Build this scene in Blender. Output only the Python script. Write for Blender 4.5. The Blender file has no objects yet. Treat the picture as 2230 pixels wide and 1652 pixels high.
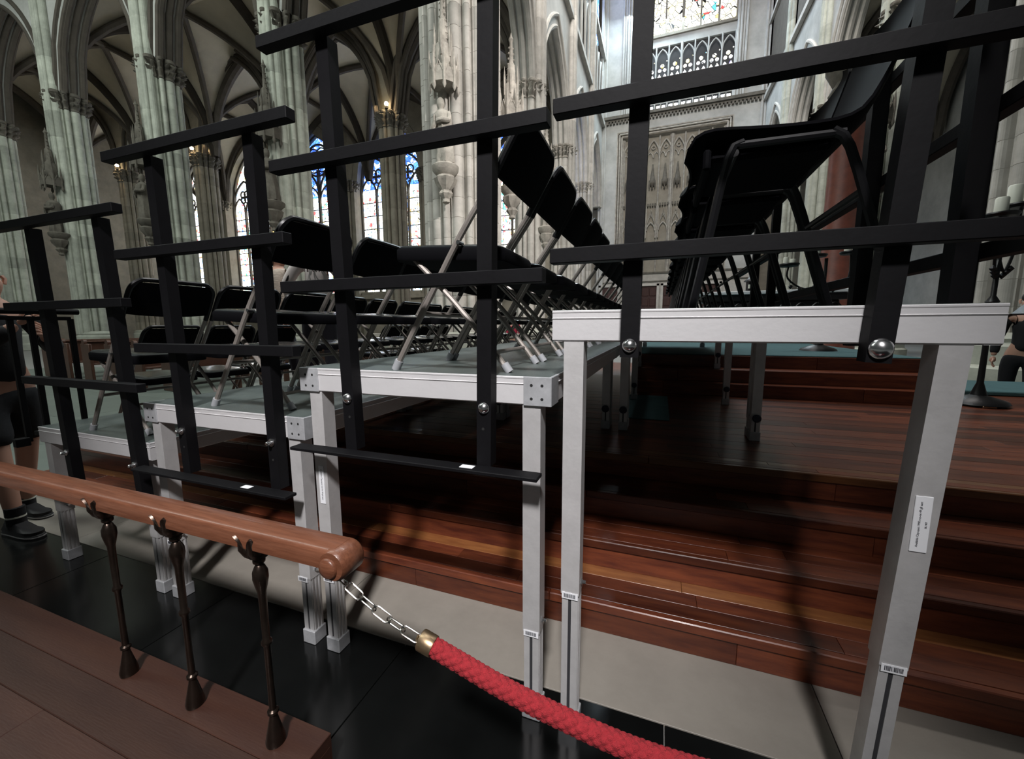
import bpy, bmesh, math, random
from mathutils import Vector, Matrix
random.seed(7)
PI = math.pi
S = bpy.context.scene
COL = S.collection

# ---------------------------------------------------------------- camera
cam_d = bpy.data.cameras.new('camera'); cam = bpy.data.objects.new('camera', cam_d); COL.objects.link(cam)
cam_d.sensor_width = 36.0; cam_d.lens = 36.0 * 880 / 2230; cam_d.clip_start = 0.02; cam_d.clip_end = 300
_p, _r, _y = math.radians(7.6), math.radians(-0.25), math.radians(-20.1)
_fw = Vector((math.sin(_y), math.cos(_y), 0)); _rt = Vector((math.cos(_y), -math.sin(_y), 0)); _up = Vector((0, 0, 1))
_f2 = _fw * math.cos(_p) - _up * math.sin(_p); _u2 = _up * math.cos(_p) + _fw * math.sin(_p)
_r3 = _rt * math.cos(_r) + _u2 * math.sin(_r); _u3 = _u2 * math.cos(_r) - _rt * math.sin(_r)
cam.matrix_world = Matrix(((_r3.x, _u3.x, -_f2.x, 0), (_r3.y, _u3.y, -_f2.y, 0), (_r3.z, _u3.z, -_f2.z, 1.357), (0, 0, 0, 1)))
S.camera = cam

# ---------------------------------------------------------------- light
W = bpy.data.worlds.new('world'); S.world = W; W.use_nodes = True
_b = W.node_tree.nodes['Background']; _b.inputs[0].default_value = (0.85, 0.95, 0.93, 1); _b.inputs[1].default_value = 0.045
def area(name, loc, target, size, power, color, sy=None):
    d = bpy.data.lights.new(name, 'AREA'); d.energy = power; d.color = color; d.size = size
    d.shape = 'RECTANGLE'; d.size_y = sy or size
    o = bpy.data.objects.new(name, d); COL.objects.link(o); o.location = loc
    o.rotation_euler = (Vector(target) - Vector(loc)).to_track_quat('-Z', 'Y').to_euler()
    return o
def spot(name, loc, target, angle, power, color, soft, blend=1.0):
    d = bpy.data.lights.new(name, 'SPOT'); d.energy = power; d.color = color; d.spot_size = math.radians(angle); d.spot_blend = blend; d.shadow_soft_size = soft
    o = bpy.data.objects.new(name, d); COL.objects.link(o); o.location = loc
    o.rotation_euler = (Vector(target) - Vector(loc)).to_track_quat('-Z', 'Y').to_euler(); return o
# ceiling flood behind the photographer on the decks, end window daylight, added fill lights
spot('stage_flood', (0.6, -3.3, 6.3), (-1.0, 1.25, 1.0), 35, 3100, (1.0, 0.97, 0.97), 0.35)
spot('crossing_fill', (7.0, 4.0, 13.0), (-5.6, 15.0, 6.5), 52, 12000, (1.0, 0.94, 0.89), 0.6)  # added side light that models the flutes of the crossing pillar
area('end_wall_fill', (1, 14, 30), (1, 44, 6), 9, 6000, (1.0, 0.95, 0.90), 7)  # added area light in open air, brightens the end wall
area('nave_fill', (-19, -1.0, 19), (-21, 14, 5), 24, 2900, (0.92, 1.0, 0.93), 5)  # added area light, lifts the left pillars, chairs and people
area('overhead_fill', (-3.0, 4.5, 12), (-3.0, 4.3, 0), 3.0, 330, (0.95, 0.99, 1.0), 5)  # added overhead fill for deck tops, seats and rail, no lamps hang here
spot('platform_fill', (-2.6, 0.5, 9.5), (-4.0, 3.8, 1.6), 16, 900, (1.0, 0.96, 0.93), 0.3)  # added spot that brightens the two people on the platform
area('north_window_light', (-1.5, 41.5, 31), (-5.5, 22, 5), 6, 6000, (0.74, 0.91, 1.0), 14)
S.view_settings.view_transform = 'Standard'; S.view_settings.look = 'None'
S.view_settings.exposure = 0.0; S.view_settings.gamma = 1.0; S.view_settings.use_curve_mapping = False

# ---------------------------------------------------------------- materials
def mat(name, col, rough=0.6, metal=0.0, bump=0.0, bscale=30.0, var=0.0, vscale=4.0, rnd=0.0, stretch=(1, 1, 1), coat=0.0,
        col2=None, spec=0.5, wear=None):
    m = bpy.data.materials.new(name); m.use_nodes = True; nt = m.node_tree; N = nt.nodes; L = nt.links
    b = N['Principled BSDF']; b.inputs['Roughness'].default_value = rough; b.inputs['Metallic'].default_value = metal
    b.inputs['Specular IOR Level'].default_value = spec
    b.inputs['Coat Weight'].default_value = coat; b.inputs['Coat Roughness'].default_value = 0.12
    tc = N.new('ShaderNodeTexCoord'); mp = N.new('ShaderNodeMapping'); mp.inputs['Scale'].default_value = stretch
    L.new(tc.outputs['Object'], mp.inputs['Vector'])
    vec = mp.outputs['Vector']
    oi = N.new('ShaderNodeObjectInfo')
    if rnd or var:
        ad = N.new('ShaderNodeVectorMath'); ad.operation = 'MULTIPLY_ADD'
        cx = N.new('ShaderNodeCombineXYZ'); L.new(oi.outputs['Random'], cx.inputs[0]); L.new(oi.outputs['Random'], cx.inputs[1])
        ad.inputs[1].default_value = (37, 53, 0); L.new(cx.outputs[0], ad.inputs[0]); L.new(vec, ad.inputs[2]); vec = ad.outputs[0]
    c = tuple(col) + (1,)
    if var or rnd or col2:
        n = N.new('ShaderNodeTexNoise'); n.inputs['Scale'].default_value = vscale; n.inputs['Detail'].default_value = 6
        n.inputs['Roughness'].default_value = 0.65; L.new(vec, n.inputs['Vector'])
        cr = N.new('ShaderNodeMapRange'); cr.inputs[1].default_value = 0.3; cr.inputs[2].default_value = 0.7
        L.new(n.outputs[0], cr.inputs[0])
        mx = N.new('ShaderNodeMix'); mx.data_type = 'RGBA'
        c2 = col2 if col2 else tuple(x * (1 - var) for x in col)
        mx.inputs[6].default_value = tuple(c2) + (1,); mx.inputs[7].default_value = c
        L.new(cr.outputs[0], mx.inputs[0]); out = mx.outputs[2]
        if rnd:
            h = N.new('ShaderNodeHueSaturation'); mr = N.new('ShaderNodeMapRange')
            mr.inputs[3].default_value = 1 - rnd; mr.inputs[4].default_value = 1 + rnd
            L.new(oi.outputs['Random'], mr.inputs[0]); L.new(mr.outputs[0], h.inputs['Value']); L.new(out, h.inputs['Color'])
            out = h.outputs[0]
        if wear:
            w = N.new('ShaderNodeTexNoise'); w.inputs['Scale'].default_value = wear[0]; w.inputs['Detail'].default_value = 8
            w.inputs['Roughness'].default_value = 0.8
            L.new(vec, w.inputs['Vector']); wr = N.new('ShaderNodeMapRange')
            wr.inputs[1].default_value = wear[1]; wr.inputs[2].default_value = wear[1] + 0.03; L.new(w.outputs[0], wr.inputs[0])
            m2 = N.new('ShaderNodeMix'); m2.data_type = 'RGBA'; m2.inputs[7].default_value = tuple(wear[2]) + (1,)
            L.new(wr.outputs[0], m2.inputs[0]); L.new(out, m2.inputs[6]); out = m2.outputs[2]
        L.new(out, b.inputs['Base Color'])
    else:
        b.inputs['Base Color'].default_value = c
    if bump:
        nb = N.new('ShaderNodeTexNoise'); nb.inputs['Scale'].default_value = bscale; nb.inputs['Detail'].default_value = 5
        L.new(vec, nb.inputs['Vector']); bp = N.new('ShaderNodeBump'); bp.inputs['Strength'].default_value = bump
        bp.inputs['Distance'].default_value = 0.01; L.new(nb.outputs[0], bp.inputs['Height']); L.new(bp.outputs[0], b.inputs['Normal'])
    return m
def emis(name, col, s):
    m = bpy.data.materials.new(name); m.use_nodes = True; b = m.node_tree.nodes['Principled BSDF']
    b.inputs['Base Color'].default_value = tuple(col) + (1,)
    b.inputs['Emission Color'].default_value = tuple(col) + (1,); b.inputs['Emission Strength'].default_value = s
    return m
def glassmat(name, cells, strength, sc):
    """stained glass lit by daylight from behind: small coloured pieces between dark leads"""
    m = bpy.data.materials.new(name); m.use_nodes = True; nt = m.node_tree; N = nt.nodes; L = nt.links
    b = N['Principled BSDF']; b.inputs['Roughness'].default_value = 0.3
    tc = N.new('ShaderNodeTexCoord'); oi = N.new('ShaderNodeObjectInfo')
    ad = N.new('ShaderNodeVectorMath'); ad.operation = 'ADD'
    sc3 = N.new('ShaderNodeVectorMath'); sc3.operation = 'SCALE'; sc3.inputs['Scale'].default_value = 91.0
    cx = N.new('ShaderNodeCombineXYZ'); L.new(oi.outputs['Random'], cx.inputs[0]); L.new(oi.outputs['Random'], cx.inputs[2])
    L.new(cx.outputs[0], sc3.inputs[0]); L.new(tc.outputs['Object'], ad.inputs[0]); L.new(sc3.outputs[0], ad.inputs[1])
    v = N.new('ShaderNodeTexVoronoi'); v.inputs['Scale'].default_value = sc; L.new(ad.outputs[0], v.inputs['Vector'])
    v2 = N.new('ShaderNodeTexVoronoi'); v2.inputs['Scale'].default_value = sc * 0.35; L.new(ad.outputs[0], v2.inputs['Vector'])
    ve = N.new('ShaderNodeTexVoronoi'); ve.feature = 'DISTANCE_TO_EDGE'; ve.inputs['Scale'].default_value = sc
    L.new(ad.outputs[0], ve.inputs['Vector'])
    sx = N.new('ShaderNodeSeparateXYZ'); L.new(v.outputs['Color'], sx.inputs[0])
    s2 = N.new('ShaderNodeSeparateXYZ'); L.new(v2.outputs['Color'], s2.inputs[0])
    am = N.new('ShaderNodeMath'); am.operation = 'MULTIPLY_ADD'; am.inputs[1].default_value = 0.45
    bm_ = N.new('ShaderNodeMath'); bm_.operation = 'MULTIPLY'; bm_.inputs[1].default_value = 0.55
    L.new(s2.outputs[0], bm_.inputs[0]); L.new(sx.outputs[0], am.inputs[0]); L.new(bm_.outputs[0], am.inputs[2])
    r = N.new('ShaderNodeValToRGB'); r.color_ramp.interpolation = 'CONSTANT'
    e = r.color_ramp.elements
    while len(e) > 1: e.remove(e[-1])
    e[0].position = 0; e[0].color = tuple(cells[0][1]) + (1,)
    for p, c in cells[1:]:
        q = e.new(p); q.color = tuple(c) + (1,)
    L.new(am.outputs[0], r.inputs[0])
    le = N.new('ShaderNodeMath'); le.operation = 'GREATER_THAN'; le.inputs[1].default_value = 0.035
    L.new(ve.outputs['Distance'], le.inputs[0])
    st = N.new('ShaderNodeMath'); st.operation = 'MULTIPLY'; st.inputs[1].default_value = strength
    L.new(le.outputs[0], st.inputs[0])
    L.new(r.outputs[0], b.inputs['Emission Color']); L.new(st.outputs[0], b.inputs['Emission Strength'])
    b.inputs['Base Color'].default_value = (0.03, 0.03, 0.03, 1)
    return m
M = {}
M['alu'] = mat('milled_aluminium', (0.70, 0.69, 0.70), 0.5, 0.25, 0.05, 60, 0.10, 3.0, 0.04, wear=(14, 0.70, (0.25, 0.23, 0.22)))
M['galv'] = mat('galvanised_steel', (0.50, 0.51, 0.53), 0.5, 0.3, 0.05, 80, 0.28, 22.0, 0.05)
M['leg'] = mat('aluminium_leg', (0.62, 0.61, 0.61), 0.48, 0.35, 0.05, 80, 0.16, 12.0, 0.05)
M['hole'] = mat('bolt_hole', (0.01, 0.01, 0.01), 0.9)
M['groove'] = mat('slot_shadow_steel', (0.05, 0.05, 0.055), 0.6, 0.3)
M['board'] = mat('coated_deck_board', (0.105, 0.128, 0.122), 0.34, 0, 0.25, 220, 0.3, 8, 0.05)
M['black'] = mat('black_painted_steel', (0.0050, 0.0048, 0.0060), 0.6, 0, 0.04, 60, 0.3, 12, spec=0.16, wear=(30, 0.76, (0.10, 0.09, 0.09)))
M['chrome'] = mat('zinc_bolt', (0.75, 0.75, 0.76), 0.22, 1.0)
M['label'] = mat('white_paper_label', (0.82, 0.83, 0.86), 0.6)
M['ink'] = mat('black_print', (0.03, 0.03, 0.04), 0.7)
M['tile'] = mat('polished_black_stone', (0.006, 0.0065, 0.0065), 0.17, 0, 0.02, 6, 0.4, 3, 0.15)
M['grout'] = mat('pale_joint', (0.22, 0.22, 0.21), 0.8)
M['lime'] = mat('limestone_slab', (0.30, 0.275, 0.24), 0.5, 0, 0.08, 40, 0.16, 5, 0.04)
M['nave'] = mat('pale_nave_paving', (0.15, 0.18, 0.16), 0.5, 0, 0.05, 20, 0.15, 3, 0.06)
M['plank'] = mat('red_brown_hardwood', (0.150, 0.040, 0.016), 0.36, 0, 0.05, 40, 0, 3.0, 0.55, (1.2, 9, 9), 0.06, (0.055, 0.013, 0.008), spec=0.4)
M['plank2'] = mat('golden_brown_hardwood', (0.270, 0.110, 0.036), 0.32, 0, 0.05, 40, 0, 3.0, 0.35, (1.2, 9, 9), 0.2, (0.14, 0.045, 0.016))
M['rail'] = mat('varnished_oak_rail', (0.19, 0.072, 0.038), 0.36, 0, 0.08, 60, 0, 14.0, 0.0, (0.6, 9, 9), 0.22, (0.105, 0.036, 0.018))
M['dark_wood'] = mat('dark_floor_board', (0.050, 0.020, 0.012), 0.45, 0, 0.05, 30, 0, 2.5, 0.2, (0.8, 7, 7), 0.1, (0.035, 0.013, 0.009))
M['bronze'] = mat('aged_bronze', (0.060, 0.043, 0.034), 0.30, 0.85, 0.1, 60, 0.4, 20)
M['brass'] = mat('worn_brass', (0.46, 0.33, 0.20), 0.35, 0.9, 0.05, 60, 0.4, 25)
M['steel'] = mat('bright_chain_steel', (0.85, 0.83, 0.78), 0.18, 1.0)
M['rope'] = mat('red_braided_rope', (0.42, 0.020, 0.030), 0.85, 0, 0.6, 500, 0.35, 160)
M['tube'] = mat('beige_grey_tube', (0.30, 0.27, 0.245), 0.38, 0.35, 0.03, 60, 0.22, 30, 0.06)
M['pad'] = mat('black_vinyl', (0.018, 0.021, 0.023), 0.24, 0, 0.04, 300, 0.2, 20, coat=0.4)
M['cap'] = mat('grey_rubber_cap', (0.33, 0.34, 0.36), 0.6)
M['shell'] = mat('black_moulded_plastic', (0.0035, 0.0035, 0.0045), 0.8, 0, 0.02, 260, spec=0.06)
M['btube'] = mat('black_tube', (0.004, 0.004, 0.005), 0.38, spec=0.3)
M['stone'] = mat('grey_green_pier_stone', (0.50, 0.52, 0.45), 0.9, 0, 0.6, 6, 0.38, 1.6, 0.20)
M['stonew'] = mat('warm_pier_stone', (0.60, 0.575, 0.53), 0.9, 0, 0.6, 6, 0.32, 1.6, 0.15)
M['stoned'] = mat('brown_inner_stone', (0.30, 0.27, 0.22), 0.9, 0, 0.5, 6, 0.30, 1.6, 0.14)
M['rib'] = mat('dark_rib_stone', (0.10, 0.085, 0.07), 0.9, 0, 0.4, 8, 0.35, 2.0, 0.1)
M['vault'] = mat('vault_plaster', (0.56, 0.51, 0.41), 0.95, 0, 0.3, 4, 0.18, 0.9, 0.05)
M['wall'] = mat('ashlar_wall', (0.55, 0.55, 0.525), 0.9, 0, 0.5, 3, 0.38, 0.55)
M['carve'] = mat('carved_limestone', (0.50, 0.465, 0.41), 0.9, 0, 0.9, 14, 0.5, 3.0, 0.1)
M['carved'] = mat('dark_carved_stone', (0.16, 0.145, 0.12), 0.9, 0, 0.9, 14, 0.5, 3.0, 0.1)  # darker tone of the carved stone
M['door'] = mat('dark_oak_door', (0.060, 0.022, 0.018), 0.5, 0, 0.4, 8, 0.4, 4)
M['lead'] = mat('window_iron', (0.02, 0.02, 0.022), 0.6)
M['teal'] = mat('teal_carpet', (0.055, 0.125, 0.135), 0.95, 0, 0.4, 200, 0.2, 6)
M['iron'] = mat('wrought_iron', (0.012, 0.011, 0.012), 0.4, 0.3, 0.1, 40)
M['wax'] = mat('candle_wax', (0.80, 0.80, 0.70), 0.5)
M['marble_r'] = mat('red_marble', (0.20, 0.060, 0.040), 0.4, 0, 0.1, 9, 0, 5, 0, (1, 1, 1), 0, (0.12, 0.04, 0.03))
M['lamp'] = emis('warm_lamp', (1.0, 0.78, 0.45), 60)
M['glass'] = glassmat('stained_glass', [(0, (0.85, 0.93, 1.0)), (0.30, (1, 0.98, 0.9)), (0.42, (0.25, 0.45, 1.0)), (0.47, (0.9, 1.0, 0.9)),
   (0.56, (1.0, 0.72, 0.22)), (0.60, (0.95, 0.97, 1.0)), (0.70, (0.85, 0.10, 0.10)), (0.735, (0.8, 0.95, 0.85)), (0.80, (0.1, 0.5, 0.35)), (0.83, (1, 0.95, 0.8))], 4.2, 4.6)
M['glassb'] = glassmat('blue_glass', [(0, (0.10, 0.30, 1.0)), (0.35, (0.6, 0.8, 1.0)), (0.5, (0.05, 0.15, 0.9)), (0.7, (0.7, 0.85, 1.0))], 3.0, 4.0)
M['glassy'] = glassmat('yellow_white_glass', [(0, (1, 1, 0.8)), (0.25, (1, 0.93, 0.55)), (0.40, (1, 1, 0.92)), (0.6, (1, 0.75, 0.2)),
   (0.64, (1, 1, 0.85)), (0.78, (0.10, 0.55, 0.75)), (0.81, (1, 1, 0.75)), (0.88, (0.85, 0.06, 0.06)), (0.905, (1, 1, 0.9))], 2.4, 2.2)
M['glassw'] = glassmat('bright_white_glass', [(0, (0.95, 0.97, 1.0)), (0.6, (1, 0.95, 0.8)), (0.7, (0.9, 0.95, 1)), (0.86, (0.3, 0.25, 0.9)), (0.89, (1, 1, 1))], 3.4, 3.5)

# ---------------------------------------------------------------- mesh helper
class MB:
    def __init__(s): s.v = []; s.f = []; s.sm = []
    def add(s, vs, fs, smooth=False):
        o = len(s.v); s.v += [tuple(v) for v in vs]; s.f += [tuple(i + o for i in f) for f in fs]; s.sm += [smooth] * len(fs); return s
    def box(s, x0, x1, y0, y1, z0, z1):
        return s.add([(x0, y0, z0), (x1, y0, z0), (x1, y1, z0), (x0, y1, z0), (x0, y0, z1), (x1, y0, z1), (x1, y1, z1), (x0, y1, z1)],
                     [(0, 3, 2, 1), (4, 5, 6, 7), (0, 1, 5, 4), (1, 2, 6, 5), (2, 3, 7, 6), (3, 0, 4, 7)])
    def bbox(s, x0, x1, y0, y1, z0, z1, b=0.004):
        """box with chamfered edges"""
        bm = bmesh.new(); bmesh.ops.create_cube(bm, size=1)
        for v in bm.verts:
            v.co = Vector(((x0 + x1) / 2 + v.co.x * (x1 - x0), (y0 + y1) / 2 + v.co.y * (y1 - y0), (z0 + z1) / 2 + v.co.z * (z1 - z0)))
        bmesh.ops.bevel(bm, geom=bm.edges[:], offset=b, segments=1, affect='EDGES')
        bm.verts.index_update(); s.add([v.co[:] for v in bm.verts], [[v.index for v in f.verts] for f in bm.faces]); bm.free(); return s
    def bar(s, p, q, w, h=None, up=(0, 0, 1)):
        """rectangular bar from p to q"""
        p, q = Vector(p), Vector(q); h = h or w; d = (q - p).normalized(); u = Vector(up)
        a = d.cross(u)
        if a.length < 1e-4: a = d.cross(Vector((0, 1, 0)))
        a.normalize(); c = a.cross(d).normalized(); a *= w / 2; c *= h / 2
        vs = [p - a - c, p + a - c, p + a + c, p - a + c, q - a - c, q + a - c, q + a + c, q - a + c]
        return s.add(vs, [(0, 3, 2, 1), (4, 5, 6, 7), (0, 1, 5, 4), (1, 2, 6, 5), (2, 3, 7, 6), (3, 0, 4, 7)])
    def tube(s, pts, r, n=10, closed=False, caps=True, rs=None):
        P = [Vector(p) for p in pts]; k = len(P); vs = []; prev = None
        for i in range(k):
            if closed: t = P[(i + 1) % k] - P[i - 1]
            else: t = P[min(i + 1, k - 1)] - P[max(i - 1, 0)]
            t.normalize()
            if prev is None:
                a = t.cross(Vector((0, 0, 1)))
                if a.length < 1e-3: a = t.cross(Vector((0, 1, 0)))
            else:
                a = prev - t * prev.dot(t)
            a.normalize(); prev = a; b = t.cross(a); rr = rs[i] if rs else r
            for j in range(n):
                an = 2 * PI * j / n; vs.append(P[i] + (a * math.cos(an) + b * math.sin(an)) * rr)
        fs = []
        for i in range(k if closed else k - 1):
            for j in range(n):
                i2 = (i + 1) % k; fs.append((i * n + j, i * n + (j + 1) % n, i2 * n + (j + 1) % n, i2 * n + j))
        if caps and not closed:
            fs.append(tuple(range(n - 1, -1, -1))); fs.append(tuple((k - 1) * n + j for j in range(n)))
        return s.add(vs, fs, True)
    def lathe(s, prof, c=(0, 0, 0), n=16, axis='z', fn=None):
        vs = []; k = len(prof)
        for (r, z) in prof:
            for j in range(n):
                a = 2 * PI * j / n; rr = r * (fn(a, z) if fn else 1); x, y = rr * math.cos(a), rr * math.sin(a)
                if axis == 'z': vs.append((c[0] + x, c[1] + y, c[2] + z))
                elif axis == 'y': vs.append((c[0] + x, c[1] + z, c[2] + y))
                else: vs.append((c[0] + z, c[1] + x, c[2] + y))
        fs = [(i * n + j, i * n + (j + 1) % n, (i + 1) * n + (j + 1) % n, (i + 1) * n + j) for i in range(k - 1) for j in range(n)]
        fs.append(tuple(range(n - 1, -1, -1))); fs.append(tuple((k - 1) * n + j for j in range(n)))
        return s.add(vs, fs, True)
    def prism(s, pts, z0, z1, smooth=False):
        n = len(pts); vs = [(x, y, z0) for x, y in pts] + [(x, y, z1) for x, y in pts]
        return s.add(vs, [tuple(range(n - 1, -1, -1)), tuple(range(n, 2 * n))], False).add(vs, [(j, (j + 1) % n, n + (j + 1) % n, n + j) for j in range(n)], smooth)
    def prismY(s, pts, y0, y1, smooth=False):
        n = len(pts); vs = [(x, y0, z) for x, z in pts] + [(x, y1, z) for x, z in pts]
        s.add(vs, [tuple(range(n)), tuple(range(2 * n - 1, n - 1, -1))], False)
        return s.add(vs, [(j, n + j, n + (j + 1) % n, (j + 1) % n) for j in range(n)], smooth)
    def mesh(s, name, m=None):
        me = bpy.data.meshes.new(name); me.from_pydata(s.v, [], s.f); me.polygons.foreach_set('use_smooth', s.sm)
        if m: me.materials.append(m)
        me.validate(); me.update()
        if any(s.sm):
            try: me.set_sharp_from_angle(angle=math.radians(40))
            except Exception: pass
        return me
    def build(s, name, m, parent=None, loc=None):
        o = bpy.data.objects.new(name, s.mesh(name, m)); COL.objects.link(o)
        if parent: o.parent = parent
        if loc: o.location = loc
        return o
def tag(o, label=None, cat=None, group=None, kind=None):
    if label: o['label'] = label
    if cat: o['category'] = cat
    if group: o['group'] = group
    if kind: o['kind'] = kind
    return o
def empty(name, loc, label=None, cat=None, group=None, kind=None, rz=0):
    o = bpy.data.objects.new(name, None); COL.objects.link(o); o.location = loc; o.rotation_euler = (0, 0, rz); o.empty_display_size = 0.1
    return tag(o, label, cat, group, kind)
def inst(name, me, parent=None, loc=(0, 0, 0), rot=None, sc=None):
    o = bpy.data.objects.new(name, me); COL.objects.link(o); o.location = loc
    if parent: o.parent = parent
    if rot: o.rotation_euler = rot
    if sc: o.scale = sc
    return o
def kids(o, table):
    return table.get(o.name, [])
def copy_tree(o, parent=None):
    c = o.copy(); COL.objects.link(c)
    if parent: c.parent = parent
    for ch in o.children: copy_tree(ch, c)
    return c
def arcpts(a, h, n=10):
    """pointed arch, half span a, rise h: points (t, z) from left springing over the apex to the right"""
    R = (a * a + h * h) / (2 * a); out = []
    for i in range(n + 1):
        x = -a + a * i / n; out.append((x, math.sqrt(max(0, R * R - (abs(x) + R - a) ** 2))))
    return out + [(-x, z) for x, z in reversed(out[:-1])]
def archz(x, a, h):
    R = (a * a + h * h) / (2 * a); return math.sqrt(max(0, R * R - (min(abs(x), a) + R - a) ** 2))
ORD = ['first', 'second', 'third', 'fourth', 'fifth', 'sixth', 'seventh', 'eighth', 'ninth', 'tenth', 'eleventh', 'twelfth', 'thirteenth', 'fourteenth', 'fifteenth']
# ================================================================ SETTING: floors and steps
fl = MB().box(-60, 30, -12, 55, -0.12, -0.012).build('floor', M['grout']); tag(fl, kind='structure')
tx = [0.067 + 1.041 * k for k in range(-5, 4)]
for r_, (ya, yb) in enumerate(((1.318, 0.0), (-0.004, -1.3))):
    for i in range(len(tx) - 1):
        MB().bbox(tx[i] + 0.0022, tx[i + 1] - 0.0022, yb, ya, -0.03, 0.0, 0.001).build('black_tile', M['tile'], fl)
sx = [-7.6, -5.5, -3.5, -1.45, 0.594, 2.65, 4.7]
for i in range(len(sx) - 1):
    MB().bbox(sx[i] + 0.0015, sx[i + 1] - 0.0015, 1.3215, 1.70, -0.03, 0.001, 0.001).build('limestone_slab', M['lime'], fl)
# paler paving beyond the left end of the steps
for i in range(9):
    for j in range(4):
        MB().box(-5.16 - 1.6 * (i + 1), -5.164 - 1.6 * i, 1.704 + 1.6 * j, 1.70 + 1.6 * (j + 1), -0.03, 0.0).build('paving_slab', M['nave'], fl)

def plank_row(parent, x0, x1, y0, y1, z0, z1, name, m, seg=1.5, b=0.002, off=0.0):
    x = x0 + off - seg if off else x0
    first = True
    while x < x1 - 0.02:
        L = seg * random.uniform(0.75, 1.25); a = max(x, x0); c = min(x + L, x1)
        if c - a > 0.05:
            MB().bbox(a + 0.0006, c - 0.0006, y0 + 0.0005, y1 - 0.0005, z0, z1, b).build(name, m, parent)
        x += L
ST = [(1.66, 0.145), (1.93, 0.288), (2.20, 0.430), (2.48, 0.570)]      # nosing y, tread z
XL, XR = -4.9, 3.2
steps = empty('wooden_steps', (0, 0, 0), 'red-brown hardwood steps rising behind the front legs of the decks', 'steps')
zprev = 0.0
for i, (y, z) in enumerate(ST):
    ynext = ST[i + 1][0] + 0.02 if i < 3 else 2.62
    mt = M['plank'] if i not in (1,) else M['plank']
    plank_row(steps, XL, XR, y + 0.012, y + 0.034, zprev + (0.002 if i == 0 else 0), z - 0.040, 'riser_board', M['plank'], 1.9, 0.0015, 0.7 * i + 0.3)
    plank_row(steps, XL, XR, y, y + 0.032, z - 0.042, z, 'nosing', M['plank'] if i != 3 else M['plank2'], 2.3, 0.004, 0.5 * i + 0.9)
    n = 3 if i < 3 else 2
    ys = y + 0.032; w = (ynext - ys) / n
    for k in range(n):
        light = (i == 0 and k == n - 1) or (i == 3 and k == 1)
        plank_row(steps, XL, XR, ys + k * w, ys + (k + 1) * w, z - 0.03, z - 0.0005 * (k % 2), 'tread_plank', M['plank2'] if light else M['plank'], 1.5, 0.0012, 0.4 * k + 0.3 * i + 0.2)
    zprev = z
MB().box(XL + 0.01, XR - 0.01, 1.72, 8.8, 0.004, 0.10).box(XL + 0.01, XR - 0.01, 2.0, 8.8, 0.10, 0.24).box(XL + 0.01, XR - 0.01, 2.27, 8.8, 0.24, 0.39).box(XL + 0.01, XR - 0.01, 2.56, 8.8, 0.39, 0.535).build('step_carcass', M['plank'], steps)
plat = empty('wooden_platform', (0, 2.62, 0.57), 'dark red plank platform above the steps under the decks', 'platform')
for k in range(34):
    y = 0.10 * k
    plank_row(plat, XL if k < 24 else 2.4, XR if k < 20 else 4.2, y, y + 0.10, -0.03, 0 - 0.0006 * (k % 2), 'floor_plank', M['plank'], 1.9, 0.001, random.uniform(0.1, 1.4))
MB().box(XL, -0.3, 2.40, 6.2, -0.03, -0.0005).build('far_boards', M['plank'], plat)
XU = 2.60
up = empty('upper_steps', (0, 4.9, 0.57), 'three red wooden upper steps ending in a teal carpeted platform', 'steps')
for i, (y, z) in enumerate(((0.05, 0.14), (0.20, 0.28), (0.50, 0.42))):
    yn = (0.20, 0.50, 0.9)[i]
    plank_row(up, -0.28, XU, y, yn + 0.02, 0 if i == 0 else (0.14, 0.28)[i - 1] , z, 'step_board', M['plank'], 2.4, 0.004, 0.6 * i + 0.4)
MB().bbox(-0.28, XU, 0.52, 9.5, 0.42, 0.432, 0.003).build('carpet', M['teal'], up)
MB().box(-0.27, XU - 0.01, 0.6, 9.4, 0.0, 0.42).build('platform_core', M['plank'], up)
tag(MB().bbox(-0.30, 0.10, 3.5, 4.7, 0.571, 0.580, 0.003).build('carpet_runner', M['teal']), 'dark blue-green carpet square lying under the high decks', 'carpet')
tag(MB().bbox(3.0, 6.5, 5.9, 7.0, 0.572, 0.62, 0.01).build('carpeted_step', M['teal']), 'low teal carpeted step at the far right behind the candle stand foot', 'step')

# ================================================================ STAGE DECKS
TIER = [(-3.305, 0.8, 'lowest'), (-2.305, 1.0, 'second lowest'), (-1.305, 1.2, 'second highest'), (-0.305, 1.4, 'highest')]
def beam(L, h=0.09, t=0.03):
    """extruded edge profile lying along +x, outer face towards -y at y=0, top at z=0"""
    p = [(0, 0), (-0.0015, -0.002), (-0.0015, -0.006), (0, -0.008), (0, -0.021), (-0.003, -0.023), (0, -0.027), (0, -h + 0.004), (0.004, -h), (t, -h), (t, 0)]
    n = len(p); vs = [(0, y, z) for y, z in p] + [(L, y, z) for y, z in p]
    return MB().add(vs, [tuple(range(n - 1, -1, -1)), tuple(range(n, 2 * n))] + [(j, (j + 1) % n, n + (j + 1) % n, n + j) for j in range(n)])
BM1, BM2 = beam(0.996).mesh('beam_short', M['alu']), beam(1.990).mesh('beam_long', M['alu'])
BOARD = MB().bbox(0.004, 0.992, 0.004, 1.992, -0.012, 0.001, 0.001).mesh('deck_board', M['board'])
def plate_mesh():
    mb = MB().bbox(-0.004, 0.086, -0.0045, 0.086, -0.0905, 0.0005, 0.0015)
    return mb.mesh('corner_casting', M['galv'])
PLATE = plate_mesh()
HOLE = MB().lathe([(0.0048, -0.0003), (0.0048, 0.0006)], n=10, axis='y').mesh('bolt_hole', M['hole'])
FOOT = MB().bbox(-0.033, 0.033, -0.033, 0.033, 0, 0.062, 0.003).mesh('foot', M['galv'])
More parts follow.
